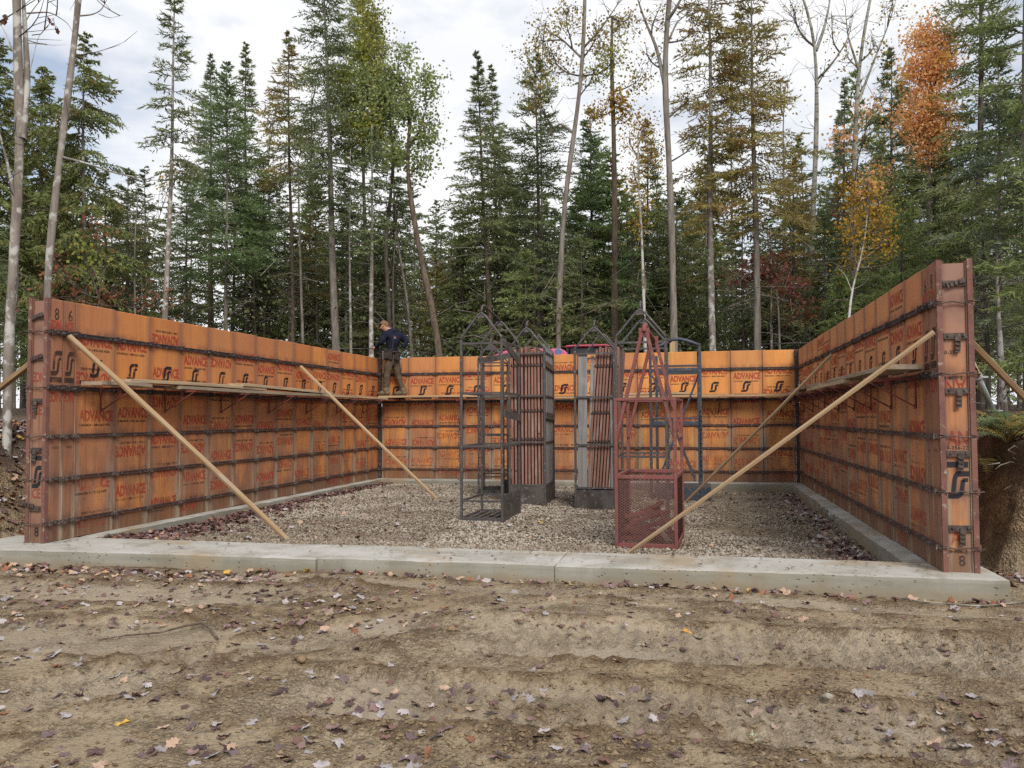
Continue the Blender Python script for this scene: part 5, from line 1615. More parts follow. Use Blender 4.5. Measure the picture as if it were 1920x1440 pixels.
# --- right
CT('spruce_tree', 'small blue green spire between the two pale aspens', 1583, 21, 148, 600, 44, 2, bark='dark', dens=0.95)
CT('spruce_tree', 'spruce with a pointed top left of the orange maple', 1672, 18.5, 92, 600, 80, 0, r0=0.13, bark='dark', dens=1.0, prof=0.7)
CT('hemlock_tree', 'wide green hemlock under the orange maple', 1752, 15, 235, 700, 128, 6, r0=0.15, bark='dark', dens=0.85, prof=0.5, droop=0.3, irregular=0.35)
CT('spruce_tree', 'tall dark green spruce at the right, behind the tall stop end', 1836, 14, -190, 640, 105, 0, r0=0.17, bark='dark', dens=0.75, prof=0.55)
CT('spruce_tree', 'blue green young spruce in front of the dark trees at the right edge', 1872, 10.5, 118, 640, 95, 2, r0=0.10, bark='lichen', dens=0.72, prof=0.7)
CT('spruce_tree', 'very tall dark spruce at the right edge of the picture', 1925, 9.5, -420, 470, 120, 6, r0=0.16, bark='grey', dens=0.70, prof=0.55)
CT('spruce_tree', 'green young spruce peeping over the far end of the right wall', 1573, 12.5, 508, 660, 30, 6, r0=0.05, bark='dark', dens=1.5, droop=0.05)
CT('hemlock_tree', 'low dark hemlock behind the right wall, under the wide green one', 1690, 13, 380, 720, 95, 6, r0=0.10, bark='dark', dens=0.85, prof=0.5)
CT('hemlock_tree', 'bright green hemlock with feathery boughs beyond the right stop end', 1985, 7.5, 330, 690, 120, 6, r0=0.09, bark='grey', dens=0.9, prof=0.5, droop=0.2)
for lab, u, y, vt, vc, rp_, pal in (
        ('grey green young spruce low between the cedar and the slim spruce', 240, 15, 320, 640, 66, 0),
        ('low green spruce behind the nearest left rack', 868, 19, 395, 660, 58, 6),
        ('low bright spruce behind the left loaded rack', 985, 16.5, 470, 660, 72, 6),
        ('low dark spruce behind the right loaded rack', 1090, 16, 440, 660, 60, 0),
        ('low drooping spruce behind the gabled rack and red basket', 1185, 17, 430, 660, 56, 1),
        ('low spruce between the dense fir and the slim pale trunk', 350, 17, 330, 600, 50, 4),
        ('low dark spruce right of the dense fir', 495, 19, 300, 560, 52, 4),
        ('low spruce behind the big forked aspen', 1268, 19, 360, 640, 54, 0),
        ('low dead branched spruce behind the straight grey trunk', 1392, 17.5, 380, 600, 56, 4),
        ('low spruce in front of the two pale aspens', 1545, 17, 400, 660, 56, 4),
        ('low dark spruce just left of the twin trunk maple', -30, 10, 380, 640, 70, 4),
        ('low green hemlock between the cedar trunks', 120, 15, 430, 640, 70, 1)):
    CT('spruce_tree', lab, u, y, vt, vc, rp_, pal, bark='dark', dens=0.75, prof=0.6, irregular=0.35, quality=0.85)

# bare thin stems between the bigger trees
def stem_tree(label, pts, y, r0, bark, seed):
    g = np.random.default_rng(seed)
    W_ = [pt(u, v, y) for u, v in pts]
    x, z = W_[0][0], gz_at(W_[0][0], y)
    W_ = [np.array([W_[0][0], y, z - 0.2])] + W_
    P = np.array(W_) - np.array([x, y, z])
    s = np.linspace(0, 1, len(P)); ss = np.linspace(0, 1, 14)
    C = np.stack([np.interp(ss, s, P[:, i]) for i in range(3)], 1)
    C[1:-1] = 0.5 * C[1:-1] + 0.25 * (C[:-2] + C[2:])
    C[:, 1] += 0.1 * np.sin(ss * 5 + seed)
    t = thing('thin_tree', label, 'tree', (x, y, z))
    v, f = tube_arrays(C, r0 * (1 - 0.75 * ss), 7)
    link('trunk', fast_mesh('trunk', v, f, [BARK[bark]], None, True), t)
    acc = Acc()
    for i in range(38):
        q = g.uniform(0.25, 1.0); a = np.array([np.interp(q, ss, C[:, k]) for k in range(3)])
        az = g.random() * 6.28; Lb = g.uniform(0.3, 1.3) * (1.2 - 0.6 * q)
        d = np.array([math.cos(az), math.sin(az), g.uniform(-0.3, 0.5)])
        m_ = a + d * Lb * 0.5 + np.array([0, 0, 0.06]); e = a + d * Lb + np.array([0, 0, -0.12 * Lb])
        v, f = tube_arrays(np.stack([a, m_, e]), np.array([0.010, 0.007, 0.003]), 3); acc.add(v, f)
        for _ in range(3):
            b2 = m_ + (e - m_) * g.random(); e2 = b2 + g.standard_normal(3) * 0.22
            v, f = tube_arrays(np.stack([b2, (b2 + e2) / 2, e2]), np.array([0.005, 0.004, 0.002]), 3); acc.add(v, f)
    tag(link('branches', acc.mesh('branches', [BARK['dark']], True), t), kind='stuff')
ST = stem_tree
ST('thin grey stem just left of the tall dark spruce trunk', [(567, 660), (566, 480), (560, 300)], 16, 0.065, 'grey', 1)
ST('thin dark stem right of the worker, first of three', [(741, 660), (738, 520), (745, 380)], 16.5, 0.06, 'dark', 2)
ST('thin dark stem right of the worker, leaning under the aspen crown', [(775, 665), (765, 560), (742, 440), (735, 330)], 17, 0.07, 'grey', 3)
ST('thin bare stem between the aspen trunk and the lone pointed spruce', [(858, 665), (850, 560), (845, 470)], 20, 0.05, 'dark', 4)
ST('thin dark stem behind the left loaded rack', [(1000, 655), (1001, 520), (1003, 380)], 17.5, 0.07, 'dark', 5)
ST('thin pale stem beside the brown tinged spruce', [(1447, 655), (1446, 560), (1444, 430)], 15.5, 0.05, 'lichen', 6)
ST('thin grey stem left of the slim tall spruce', [(250, 610), (256, 480), (262, 360)], 14, 0.05, 'grey', 7)
ST('thin dark stem right of the dense fir', [(480, 640), (478, 500), (482, 380)], 18, 0.06, 'dark', 8)
ST('thin dark stem beyond the right stop end, behind the timber brace', [(1850, 720), (1848, 600), (1845, 400)], 10.5, 0.06, 'dark', 9)
ST('grey stem beyond the right stop end, above the ferns', [(1878, 750), (1876, 600), (1872, 480)], 9.0, 0.075, 'lichen', 10)

# --- broadleaved trees
def leaf_quads(P, size, g, hang=0.3):
    n = len(P)
    a = g.standard_normal((n, 3)); a[:, 2] -= hang; a /= np.linalg.norm(a, axis=1)[:, None]
    b = np.cross(a, g.standard_normal((n, 3))); b /= np.linalg.norm(b, axis=1)[:, None] + 1e-6
    s = size * (0.65 + 0.7 * g.random(n))[:, None]
    V = np.stack([P, P + a * s * 0.5 + b * s * 0.40, P + a * s, P + a * s * 0.5 - b * s * 0.40], 1)
    return V.reshape(-1, 3), np.arange(n * 4).reshape(-1, 4)

def broadleaf(name, label, y, trunk, r0, clusters, bark, r1=0.02, leaf=0.07, per=14, extra=(), seed=1, cat='tree', spread=0.14, depth=1.0, base_z=None, bare=0):
    g = np.random.default_rng(seed)
    Wt = [pt(u, v, y) for u, v in trunk]
    x = Wt[0][0]; z = gz_at(x, y) if base_z is None else base_z
    org = np.array([x, y, z])
    if Wt[0][2] > z + 0.1: Wt = [np.array([x, y, z - 0.2])] + Wt
    t = thing(name, label, cat, tuple(org))
    wood = Acc()
    def spline(P, n):
        P = np.asarray(P); d = np.r_[0, np.cumsum(np.linalg.norm(np.diff(P, axis=0), axis=1))]; s = np.linspace(0, d[-1], n)
        C = np.stack([np.interp(s, d, P[:, i]) for i in range(3)], 1)
        for _ in range(2): C[1:-1] = 0.5 * C[1:-1] + 0.25 * (C[:-2] + C[2:])
        return C
    C = spline(np.array(Wt) - org, 22)
    ss = np.linspace(0, 1, 22)
    v, f = tube_arrays(C, (r0 * (1 - ss) + r1 * ss) * (1 + 0.08 * np.sin(ss * 23 + seed)), 9)
    link('trunk', fast_mesh('trunk', v, f, [BARK[bark]], None, True), t)
    limbs = [(C, r0, r1)]
    for lt in extra:      # named limbs: pixel polylines with a start radius
        Pl = spline(np.array([pt(u, v_, y + dy) for u, v_, dy in lt[0]]) - org, 14)
        v, f = tube_arrays(Pl, lt[1] * (1 - 0.8 * np.linspace(0, 1, 14)), 7)
        link('limb', fast_mesh('limb', v, f, [BARK[bark]], None, True), t)
        limbs.append((Pl, lt[1], lt[1] * 0.2))
    leaves = {}
    k = ppm(x, y)
    allP = np.concatenate([l[0] for l in limbs])
    for (u, v_, ru, rv, ntw, lm) in clusters:
        dy = g.uniform(-0.5, 0.5) * ru * k * depth
        c = pt(u, v_, y + dy) - org
        rr = np.array([ru * k, ru * k * depth, rv * k])
        tgt = c - np.array([0, 0, rr[2] * 0.75])
        cand = allP[allP[:, 2] < c[2] + 0.2 * rr[2]]
        if len(cand) == 0: cand = allP
        a = cand[np.argmin(np.linalg.norm(cand - tgt, axis=1))]
        mid = (a + c) / 2 + np.array([0, 0, -0.08 * np.linalg.norm(c - a)]) + g.standard_normal(3) * 0.08 * np.linalg.norm(c - a)
        hub = spline([a, mid, c, c + np.array([g.uniform(-.3, .3) * rr[0], 0, rr[2] * 0.6])], 10)
        v, f = tube_arrays(hub, np.linspace(min(0.035, 0.012 + 0.02 * rr[2]), 0.006, 10), 5); wood.add(v, f)
        for i in range(ntw):
            d = g.standard_normal(3); d /= np.linalg.norm(d); d *= g.random() ** 0.45
            e = c + d * rr
            b0 = hub[g.integers(2, 10)]
            m_ = (b0 + e) / 2 + g.standard_normal(3) * 0.10 * np.linalg.norm(e - b0)
            tw = spline([b0, m_, e], 6)
            v, f = tube_arrays(tw, np.linspace(0.008, 0.0025, 6), 3); wood.add(v, f)
            if per:
                n = max(1, int(per * g.uniform(0.5, 1.5)))
                q = 0.35 + 0.65 * g.random(n)
                Pq = np.stack([np.interp(q, np.linspace(0, 1, 6), tw[:, j]) for j in range(3)], 1) + spread * g.standard_normal((n, 3))
                leaves.setdefault(lm, []).append(Pq)
    for i in range(bare):     # leafless fine twigs along the limbs
        l = limbs[g.integers(0, len(limbs))][0]; a = l[g.integers(len(l) // 2, len(l))]
        d = g.standard_normal(3); d[2] = abs(d[2]) * 0.8; d /= np.linalg.norm(d); Lb = g.uniform(0.3, 1.1)
        tw = spline([a, a + d * Lb * 0.5 + g.standard_normal(3) * 0.05, a + d * Lb + np.array([0, 0, 0.1])], 6)
        v, f = tube_arrays(tw, np.linspace(0.010, 0.003, 6), 3); wood.add(v, f)
        for _ in range(3):
            b2 = tw[g.integers(1, 6)]; e2 = b2 + g.standard_normal(3) * 0.18 + d * 0.15
            v, f = tube_arrays(np.stack([b2, (b2 + e2) / 2, e2]), np.array([0.005, 0.004, 0.002]), 3); wood.add(v, f)
    if wood.v: tag(link('branches', wood.mesh('branches', [BARK['dark'] if bark not in ('birch',) else BARK['grey']], True), t), kind='stuff')
    for lm, lst in leaves.items():
        P = np.concatenate(lst)
        v, f = leaf_quads(P, leaf, g)
        tag(link('crown', fast_mesh('crown', v, f, [LEAFM[lm]], g.random(len(f))), t), kind='stuff')
    return t

BL = broadleaf
BL('maple_tree', 'grey twin trunk tree at the left edge, forking below a few dry leaves', 1.9, [(14, 790), (18, 600), (30, 420), (38, 270), (34, 120), (30, -60)], 0.056, [], 'lichen', r1=0.05,
   extra=[([(40, 260, 0), (52, 150, .1), (46, 40, .1), (40, -70, .1)], 0.055), ([(30, 420, 0), (20, 330, -.1), (2, 260, -.2), (-20, 180, -.3)], 0.025), ([(50, 25, .1), (95, 22, .2), (130, 45, .3), (136, 62, .3)], 0.011),
          ([(52, 150, .1), (72, 66, .2), (90, 50, .2)], 0.008), ([(34, 120, 0), (10, 60, 0), (-15, 20, 0)], 0.012), ([(36, 60, 0), (60, 20, 0.3), (100, -30, .4)], 0.010), ([(46, 80, .1), (100, 85, .3), (122, 84, .4)], 0.006),
          ([(12, 790, 0.05), (20, 640, .2), (34, 500, .25), (28, 410, .1)], 0.05)], seed=3, bare=10)
BL('maple_tree', 'single grey lichened trunk leaning right above the near end of the left wall', 4.6, [(86, 640), (92, 480), (108, 330), (126, 190), (142, 60), (152, -60)], 0.064, [], 'lichen', r1=0.045,
   extra=[([(145, 30, 0), (172, 28, .1), (190, 20, .1), (205, -10, .1)], 0.014), ([(185, 26, .1), (205, 34, .2), (232, 28, .3)], 0.007), ([(118, 295, 0), (160, 305, .1), (215, 325, .3), (300, 340, .5)], 0.020), ([(122, 250, 0), (118, 225, 0), (112, 215, 0)], 0.018)], seed=4, bare=6)
dl = thing('dangling_twig', 'bare twig with four dry brown leaves hanging against the sky, upper left', 'twig', tuple(pt(88, 60, 2.2)))
o0 = pt(88, 60, 2.2)
m = MB()
m.tube([pt(60, 66, 2.2) - o0, pt(76, 64, 2.2) - o0, pt(90, 48, 2.2) - o0], 0.006, 5); m.tube([pt(90, 48, 2.2) - o0, pt(100, 36, 2.2) - o0, pt(106, 60, 2.2) - o0], 0.004, 5)
m.build('stem', BARK['dark'], dl)
for (u, v) in ((95, 46), (107, 58), (10, 30), (7, 38)):
    P = np.array([pt(u, v - 4, 2.2) - o0] * 3)
    v_, f_ = leaf_quads(P, 0.085, np.random.default_rng(int(u)), 1.5)
    link('leaf', fast_mesh('leaf', v_, f_, [LEAFM['brownred']], [0.1] * len(f_)), dl)

BL('aspen_tree', 'green leaved aspen with a bent trunk, above the worker and the corner', 15.5, [(826, 668), (806, 560), (786, 470), (768, 360), (762, 300), (768, 245), (772, 190)], 0.13,
   [(740, 150, 62, 42, 40, 'green'), (690, 160, 50, 45, 34, 'green'), (700, 235, 55, 45, 40, 'green'), (770, 200, 55, 50, 42, 'green'), (800, 250, 42, 50, 30, 'green'), (800, 160, 42, 42, 24, 'green'),
    (655, 190, 34, 50, 22, 'yellowgreen'), (650, 240, 30, 30, 16, 'yellowgreen'), (745, 290, 60, 35, 34, 'green'), (790, 310, 32, 34, 18, 'green'), (680, 90, 40, 45, 28, 'yellowgreen'), (745, 100, 40, 25, 16, 'green'), (690, 250, 60, 60, 34, 'yellowgreen'), (640, 130, 30, 40, 16, 'yellowgreen'), (725, 190, 60, 50, 34, 'green')],
   'brown', r1=0.04, per=24, leaf=0.085, extra=[([(766, 300, 0), (735, 270, .2), (700, 250, .3), (680, 210, .3)], 0.06), ([(764, 280, 0), (790, 240, -.2), (800, 200, -.3)], 0.045)], seed=5)
BL('aspen_tree', 'second stem of green aspens, curving left of the bent trunk', 16.5, [(735, 668), (728, 560), (722, 450), (735, 350), (738, 280), (728, 200)], 0.10,
   [(700, 60, 40, 60, 34, 'yellowgreen'), (690, 130, 40, 44, 30, 'yellowgreen'), (680, 10, 40, 40, 24, 'yellowgreen'), (720, 200, 40, 40, 20, 'green')], 'dark', r1=0.03, per=24, leaf=0.085, seed=6)
BL('birch_tree', 'leaning birch with thin old gold leaves, behind the right loaded rack', 15.5, [(1046, 655), (1050, 520), (1058, 380), (1078, 240), (1092, 130), (1096, 20), (1098, -60)], 0.088,
   [(1040, 120, 60, 55, 30, 'oldgold'), (1000, 170, 42, 42, 20, 'oldgold'), (1120, 70, 50, 50, 24, 'oldgold'), (1060, 40, 60, 45, 24, 'oldgold'), (1150, 120, 45, 50, 20, 'yellowgreen'), (1015, 80, 44, 40, 16, 'oldgold'), (1180, 40, 45, 40, 16, 'oldgold'), (1110, 150, 40, 40, 16, 'yellowgreen')],
   'grey', r1=0.045, per=11, leaf=0.075, extra=[([(1076, 250, 0), (1050, 230, .2), (1035, 245, .3), (1024, 262, .3)], 0.045), ([(1092, 110, 0), (1050, 70, .2), (1000, 50, .4)], 0.035), ([(1094, 90, 0), (1130, 50, -.2), (1170, -10, -.3)], 0.035)], seed=7, bare=16)
BL('aspen_tree', 'straight aspen with golden leaves half way up, right of the leaning birch', 17, [(1152, 650), (1153, 480), (1152, 330), (1150, 210), (1146, 120), (1148, 30)], 0.13,
   [(1150, 195, 46, 26, 30, 'gold'), (1120, 215, 30, 18, 14, 'gold'), (1180, 210, 26, 22, 14, 'gold'), (1150, 110, 45, 50, 22, 'yellowgreen'), (1165, 55, 40, 40, 14, 'oldgold'), (1200, 150, 30, 40, 14, 'oldgold')], 'brown', r1=0.04, per=13, leaf=0.08, seed=8)
BL('birch_tree', 'small yellow leaved birch above the red basket', 14.5, [(1210, 650), (1206, 520), (1203, 430), (1197, 350), (1196, 250)], 0.055,
   [(1205, 245, 32, 36, 24, 'gold'), (1225, 290, 26, 40, 22, 'gold'), (1190, 330, 18, 40, 14, 'gold'), (1208, 370, 16, 34, 9, 'gold'), (1195, 420, 15, 22, 9, 'gold'), (1180, 270, 18, 30, 8, 'gold')], 'birch', r1=0.015, per=15, leaf=0.060, seed=9, spread=0.16)
BL('aspen_tree', 'big forked aspen with greenish bark, tallest trunk in the middle', 13.5, [(1264, 650), (1261, 480), (1256, 330), (1250, 220), (1246, 150), (1250, 40), (1262, -60)], 0.092,
   [(1290, 190, 38, 50, 12, 'oldgold'), (1215, 110, 40, 50, 14, 'oldgold'), (1300, 60, 46, 50, 16, 'oldgold'), (1230, 30, 50, 40, 14, 'oldgold'), (1310, 260, 30, 40, 9, 'yellowgreen')], 'grey', r1=0.06, per=6, leaf=0.07,
   extra=[([(1246, 160, 0), (1232, 90, .1), (1205, 30, .2), (1185, -40, .2)], 0.055), ([(1250, 40, 0), (1268, 15, -.2), (1290, -30, -.2)], 0.05), ([(1252, 80, 0), (1270, 40, .2), (1310, 10, .3)], 0.03)], seed=10, bare=30)
BL('aspen_tree', 'pale nearly bare aspen with a broad fork, left of the two at the right', 19, [(1512, 640), (1520, 480), (1528, 330), (1532, 210), (1530, 95), (1522, 40), (1500, -20)], 0.13,
   [(1500, 60, 40, 46, 12, 'oldgold'), (1560, 50, 40, 50, 12, 'oldgold'), (1490, 20, 40, 40, 8, 'oldgold'), (1545, 140, 30, 40, 8, 'oldgold')], 'aspen', r1=0.03, per=4, leaf=0.07,
   extra=[([(1530, 95, 0), (1545, 55, .2), (1555, 10, .2), (1560, -40, .2)], 0.055), ([(1531, 150, 0), (1560, 120, -.2), (1590, 75, -.3), (1600, 30, -.3)], 0.04), ([(1531, 90, 0), (1505, 70, .2), (1480, 20, .3)], 0.04)], seed=11, bare=40)
BL('aspen_tree', 'second pale aspen with a slanting limb, right of the broad forked one', 18, [(1598, 560), (1600, 420), (1602, 300), (1606, 200), (1612, 110), (1625, 30), (1640, -40)], 0.12,
   [(1590, 110, 32, 36, 12, 'oldgold'), (1640, 90, 36, 40, 12, 'oldgold'), (1670, 20, 40, 36, 12, 'oldgold'), (1600, 280, 28, 22, 12, 'orange'), (1612, 210, 20, 22, 9, 'orange'), (1585, 255, 26, 18, 9, 'orange')], 'aspen', r1=0.03, per=6, leaf=0.075,
   extra=[([(1606, 200, 0), (1640, 110, .3), (1665, 50, .4), (1680, 0, .4)], 0.045), ([(1610, 130, 0), (1590, 70, -.2), (1585, 20, -.2)], 0.04), ([(1602, 240, 0), (1630, 215, -.2), (1650, 180, -.3)], 0.022)], seed=12, bare=34)
BL('maple_tree', 'orange leaved maple rising above the hemlocks at the right', 14.5, [(1742, 620), (1742, 450), (1742, 330), (1744, 220), (1745, 110)], 0.10,
   [(1742, 75, 46, 44, 44, 'orange'), (1725, 135, 36, 40, 34, 'orange'), (1762, 130, 36, 44, 36, 'orange'), (1740, 195, 44, 34, 34, 'orange'), (1720, 235, 36, 28, 20, 'orange'), (1760, 235, 32, 30, 20, 'orange'), (1742, 285, 26, 26, 13, 'orange'), (1700, 215, 24, 20, 9, 'orange'), (1775, 75, 20, 30, 14, 'orange')],
   'grey', r1=0.02, per=42, leaf=0.064, seed=13, spread=0.20)
BL('birch_tree', 'white stemmed sapling with yellow leaves behind the right wall', 10.5, [(1590, 610), (1597, 545), (1612, 490), (1622, 450), (1626, 400)], 0.035,
   [(1620, 370, 34, 34, 34, 'gold'), (1640, 410, 34, 34, 34, 'gold'), (1600, 430, 28, 34, 26, 'gold'), (1655, 460, 26, 26, 18, 'gold'), (1600, 480, 28, 22, 14, 'gold'), (1630, 340, 22, 24, 14, 'orange'), (1660, 370, 20, 26, 10, 'oldgold')], 'birch', r1=0.012, per=15, leaf=0.055, seed=14, spread=0.14,
   extra=[([(1597, 545, 0), (1585, 515, .1), (1568, 500, .2)], 0.008), ([(1612, 490, 0), (1640, 470, .1), (1660, 440, .1)], 0.009)], bare=10)
BL('maple_tree', 'low dark red maple by the straight grey trunk, above the back right corner', 15, [(1462, 660), (1460, 580), (1452, 520)], 0.045,
   [(1410, 500, 34, 20, 14, 'red'), (1440, 515, 40, 22, 18, 'red'), (1490, 545, 34, 24, 16, 'red'), (1380, 520, 30, 22, 10, 'red'), (1470, 480, 30, 24, 10, 'brownred'), (1520, 580, 26, 26, 10, 'brownred')], 'grey', r1=0.015, per=12, leaf=0.09, seed=15)
BL('maple_tree', 'small orange tinged maple behind the yellow sapling', 16.5, [(1602, 640), (1604, 480), (1600, 380)], 0.05,
   [(1570, 250, 20, 20, 8, 'orange'), (1585, 330, 26, 26, 10, 'gold'), (1560, 350, 22, 24, 8, 'oldgold'), (1655, 320, 26, 26, 10, 'orange'), (1640, 190, 16, 22, 7, 'orange'), (1570, 400, 20, 24, 8, 'brownred')], 'grey', r1=0.02, per=13, leaf=0.09, seed=16)
BL('maple_tree', 'small golden maple glowing deep in the woods above the nearest left rack', 24, [(888, 660), (887, 600)], 0.05,
   [(880, 585, 18, 26, 16, 'orange'), (895, 575, 16, 22, 14, 'gold'), (870, 565, 14, 14, 7, 'gold')], 'dark', r1=0.02, per=16, leaf=0.11, seed=17)
BL('maple_tree', 'yellow maple glimpsed between the cedar and the slim tall spruce', 19, [(272, 600), (272, 500)], 0.05,
   [(272, 450, 20, 34, 16, 'gold'), (265, 500, 22, 34, 14, 'gold'), (330, 310, 22, 18, 8, 'gold')], 'dark', r1=0.02, per=14, leaf=0.10, seed=18)
BL('maple_tree', 'low rusty maple above the near half of the left wall', 9.5, [(180, 640), (186, 560)], 0.04,
   [(140, 555, 40, 26, 16, 'brownred'), (210, 550, 36, 24, 12, 'brownred'), (100, 500, 40, 40, 14, 'brownred'), (160, 480, 40, 36, 12, 'yellowgreen'), (310, 555, 30, 26, 8, 'brownred'), (60, 545, 26, 26, 8, 'brownred'), (180, 420, 36, 30, 9, 'brownred')], 'grey', r1=0.015, per=9, leaf=0.085, seed=19)
BL('birch_tree', 'pale green leafy birch low between the aspen trunk and the lone spruce', 22, [(845, 665), (848, 560), (850, 470)], 0.06,
   [(830, 520, 40, 40, 16, 'yellowgreen'), (865, 470, 36, 40, 16, 'green'), (840, 590, 44, 36, 16, 'yellowgreen'), (800, 600, 34, 30, 10, 'yellowgreen')], 'grey', r1=0.02, per=14, leaf=0.09, seed=20)

# --- deep forest: copies of a few trees
protos = []
for i, (H, Rm, cb, pal) in enumerate(((11, 1.25, 4.2, 4), (9, 1.35, 2.6, 0), (12, 1.1, 5.5, 3), (7.5, 1.4, 1.4, 6), (10, 1.0, 5.0, 4))):
    (tv, tf), (fv, ff, ft), br = conifer(900 + i, H, Rm, cb, (0.1, 0.1), 0.085, dens=0.62, quality=0.7, tuft=0.13, wid=0.045, irregular=0.4, prof=0.65)
    protos.append((fast_mesh('trunk', tv, tf, [BARK['dark' if i % 2 else 'grey']], None, True), fast_mesh('crown', fv, ff, [SPR[pal]], ft), fast_mesh('branches', br[0], br[1], [BARK['dark']], None, True), H))
fr = random.Random(77)
def deep(n, u0, u1, y0, y1, v0, v1):
    for i in range(n):
        u = u0 + (u1 - u0) * (i + fr.random()) / n
        y = fr.uniform(y0, y1)
        x = gx(u, y, 2.5); z = gz_at(x, y)
        H = gz(fr.uniform(v0, v1), x, y) - z
        tr, cr, bh_, H0 = protos[fr.randrange(5)]
        s = H / H0
        t = thing('forest_conifer', 'thin conifer deep in the shaded woods behind the forms', 'tree', (x, y, z - 0.1), fr.random() * 6.28, 'deep forest conifers')
        w = max(0.75, min(1.25, s)) * fr.uniform(0.9, 1.25)
        t.scale = (w, w, s)
        link('trunk', tr, t); tag(link('crown', cr, t), kind='stuff'); tag(link('branches', bh_, t), kind='stuff')
for lab, u, y, cl_ in (
        ('loose yellow green birch between the dense fir and the olive spruce', 505, 21, [(510, 250, 34, 50, 16, 'yellowgreen'), (520, 340, 36, 50, 16, 'yellowgreen'), (500, 430, 34, 44, 12, 'green')]),
        ('pale yellow green birch filling the gap left of the tall dark spruce', 585, 22, [(580, 150, 34, 50, 16, 'yellowgreen'), (575, 250, 36, 50, 16, 'yellowgreen'), (592, 360, 34, 50, 12, 'green')]),
        ('light leafy birch low behind the worker', 712, 23, [(700, 470, 40, 46, 14, 'yellowgreen'), (730, 560, 44, 46, 14, 'yellowgreen'), (680, 560, 36, 40, 10, 'green')]),
        ('light green birch left of the broad dark spruce', 955, 22, [(950, 420, 34, 50, 14, 'yellowgreen'), (960, 520, 40, 46, 14, 'green'), (945, 600, 36, 36, 10, 'yellowgreen')]),
        ('old gold birch behind the leaning birch, thin crown near the frame top', 1015, 21, [(990, 110, 34, 50, 16, 'oldgold'), (1020, 60, 40, 46, 14, 'oldgold'), (1030, 160, 34, 40, 12, 'yellowgreen')]),
        ('yellow green birch between the small yellow birch and the forked aspen', 1232, 22, [(1225, 330, 30, 50, 12, 'yellowgreen'), (1240, 430, 34, 50, 12, 'green'), (1230, 530, 34, 44, 12, 'yellowgreen')]),
        ('old gold birch between the brown tinged and the olive spruce', 1372, 21, [(1370, 160, 34, 60, 16, 'oldgold'), (1380, 270, 36, 50, 14, 'oldgold'), (1365, 370, 34, 50, 12, 'yellowgreen')]),
        ('thin old gold birch left of the broad forked pale aspen', 1470, 22, [(1465, 180, 34, 60, 12, 'oldgold'), (1475, 290, 36, 50, 12, 'yellowgreen'), (1480, 390, 34, 50, 12, 'oldgold')]),
        ('yellow green birch low in the woods left of the orange maple', 1655, 20, [(1650, 260, 34, 44, 12, 'yellowgreen'), (1665, 340, 36, 44, 12, 'oldgold'), (1680, 430, 34, 44, 12, 'yellowgreen')]),
        ('thin old gold birch under the cedars at the left', 110, 18, [(100, 330, 40, 50, 14, 'oldgold'), (120, 420, 40, 50, 14, 'yellowgreen'), (200, 400, 36, 44, 10, 'yellowgreen')])):
    BL('birch_tree', lab, y, [(u, 655), (u + 2, 520), (u - 2, cl_[0][1] + 40), (u + 3, cl_[0][1] - 20)], 0.06, cl_, 'grey', r1=0.015, per=17, leaf=0.085, seed=200 + int(u), spread=0.22, bare=6)
deep(9, 440, 880, 18, 24, 330, 470)
deep(12, 470, 900, 19, 27, 380, 540)
deep(10, 900, 1560, 19, 27, 330, 520)
deep(15, 920, 1540, 18, 24, 240, 430)
deep(10, -40, 300, 16, 22, 260, 420)
deep(15, -80, 480, 19, 33, 300, 480)
deep(20, 470, 860, 23, 38, 330, 520)
deep(22, 840, 1300, 22, 38, 330, 520)
deep(14, 1280, 1620, 22, 36, 300, 500)
deep(20, 1600, 2080, 17, 32, 80, 430)

def undergrowth():
    g = np.random.default_rng(31)
    acc_t = []
    tone = []
    n = 420
    u = g.uniform(-60, 1980, n); y = g.uniform(14.5, 32, n)
    for i in range(n):
        x = gx(u[i], y[i], 3); z0 = gz_at(x, y[i])
        h = g.uniform(1.5, 6.0)
        c = np.array([x, y[i], z0 + h * 0.7])
        k = int(70 * g.uniform(0.5, 1.4))
        P = c + g.standard_normal((k, 3)) * np.array([0.75, 0.75, h * 0.26])
        acc_t.append(P); tone.append(np.full(k, np.clip(g.normal(0.35, 0.25), 0, 1)) + 0.2 * (g.random(k) - 0.5))
    P = np.concatenate(acc_t)
    v, f = leaf_quads(P, 0.10, g)
    k = mat_foliage('leaves_undergrowth', (0.060, 0.080, 0.036, 1), (0.26, 0.27, 0.10, 1), 0.45)
    tag(link('undergrowth', fast_mesh('undergrowth', v, f, [k], np.clip(np.concatenate(tone), 0, 1))), kind='stuff')
    acc = Acc()
    for i in range(900):
        uu = g.uniform(-60, 1980); yy = g.uniform(14, 30); x = gx(uu, yy, 3); z = gz_at(x, yy)
        a = np.array([x, yy, z + g.uniform(0.2, 4.5)]); d = g.standard_normal(3) * np.array([1, 1, 0.55]); d /= np.linalg.norm(d)
        L_ = g.uniform(0.6, 2.2)
        b = a + d * L_ * 0.5 + g.standard_normal(3) * 0.08; e = a + d * L_ + np.array([0, 0, -0.15])
        v, f = tube_arrays(np.stack([a, b, e]), np.array([0.012, 0.009, 0.004]), 3); acc.add(v, f)
        for _ in range(3):
            q = a + (e - a) * g.random(); w = q + g.standard_normal(3) * 0.3
            v, f = tube_arrays(np.stack([q, (q + w) / 2, w]), np.array([0.006, 0.005, 0.003]), 3); acc.add(v, f)
    tag(link('dead_brushwood', acc.mesh('dead_brushwood', [BARK['grey']], True)), kind='stuff')
undergrowth()

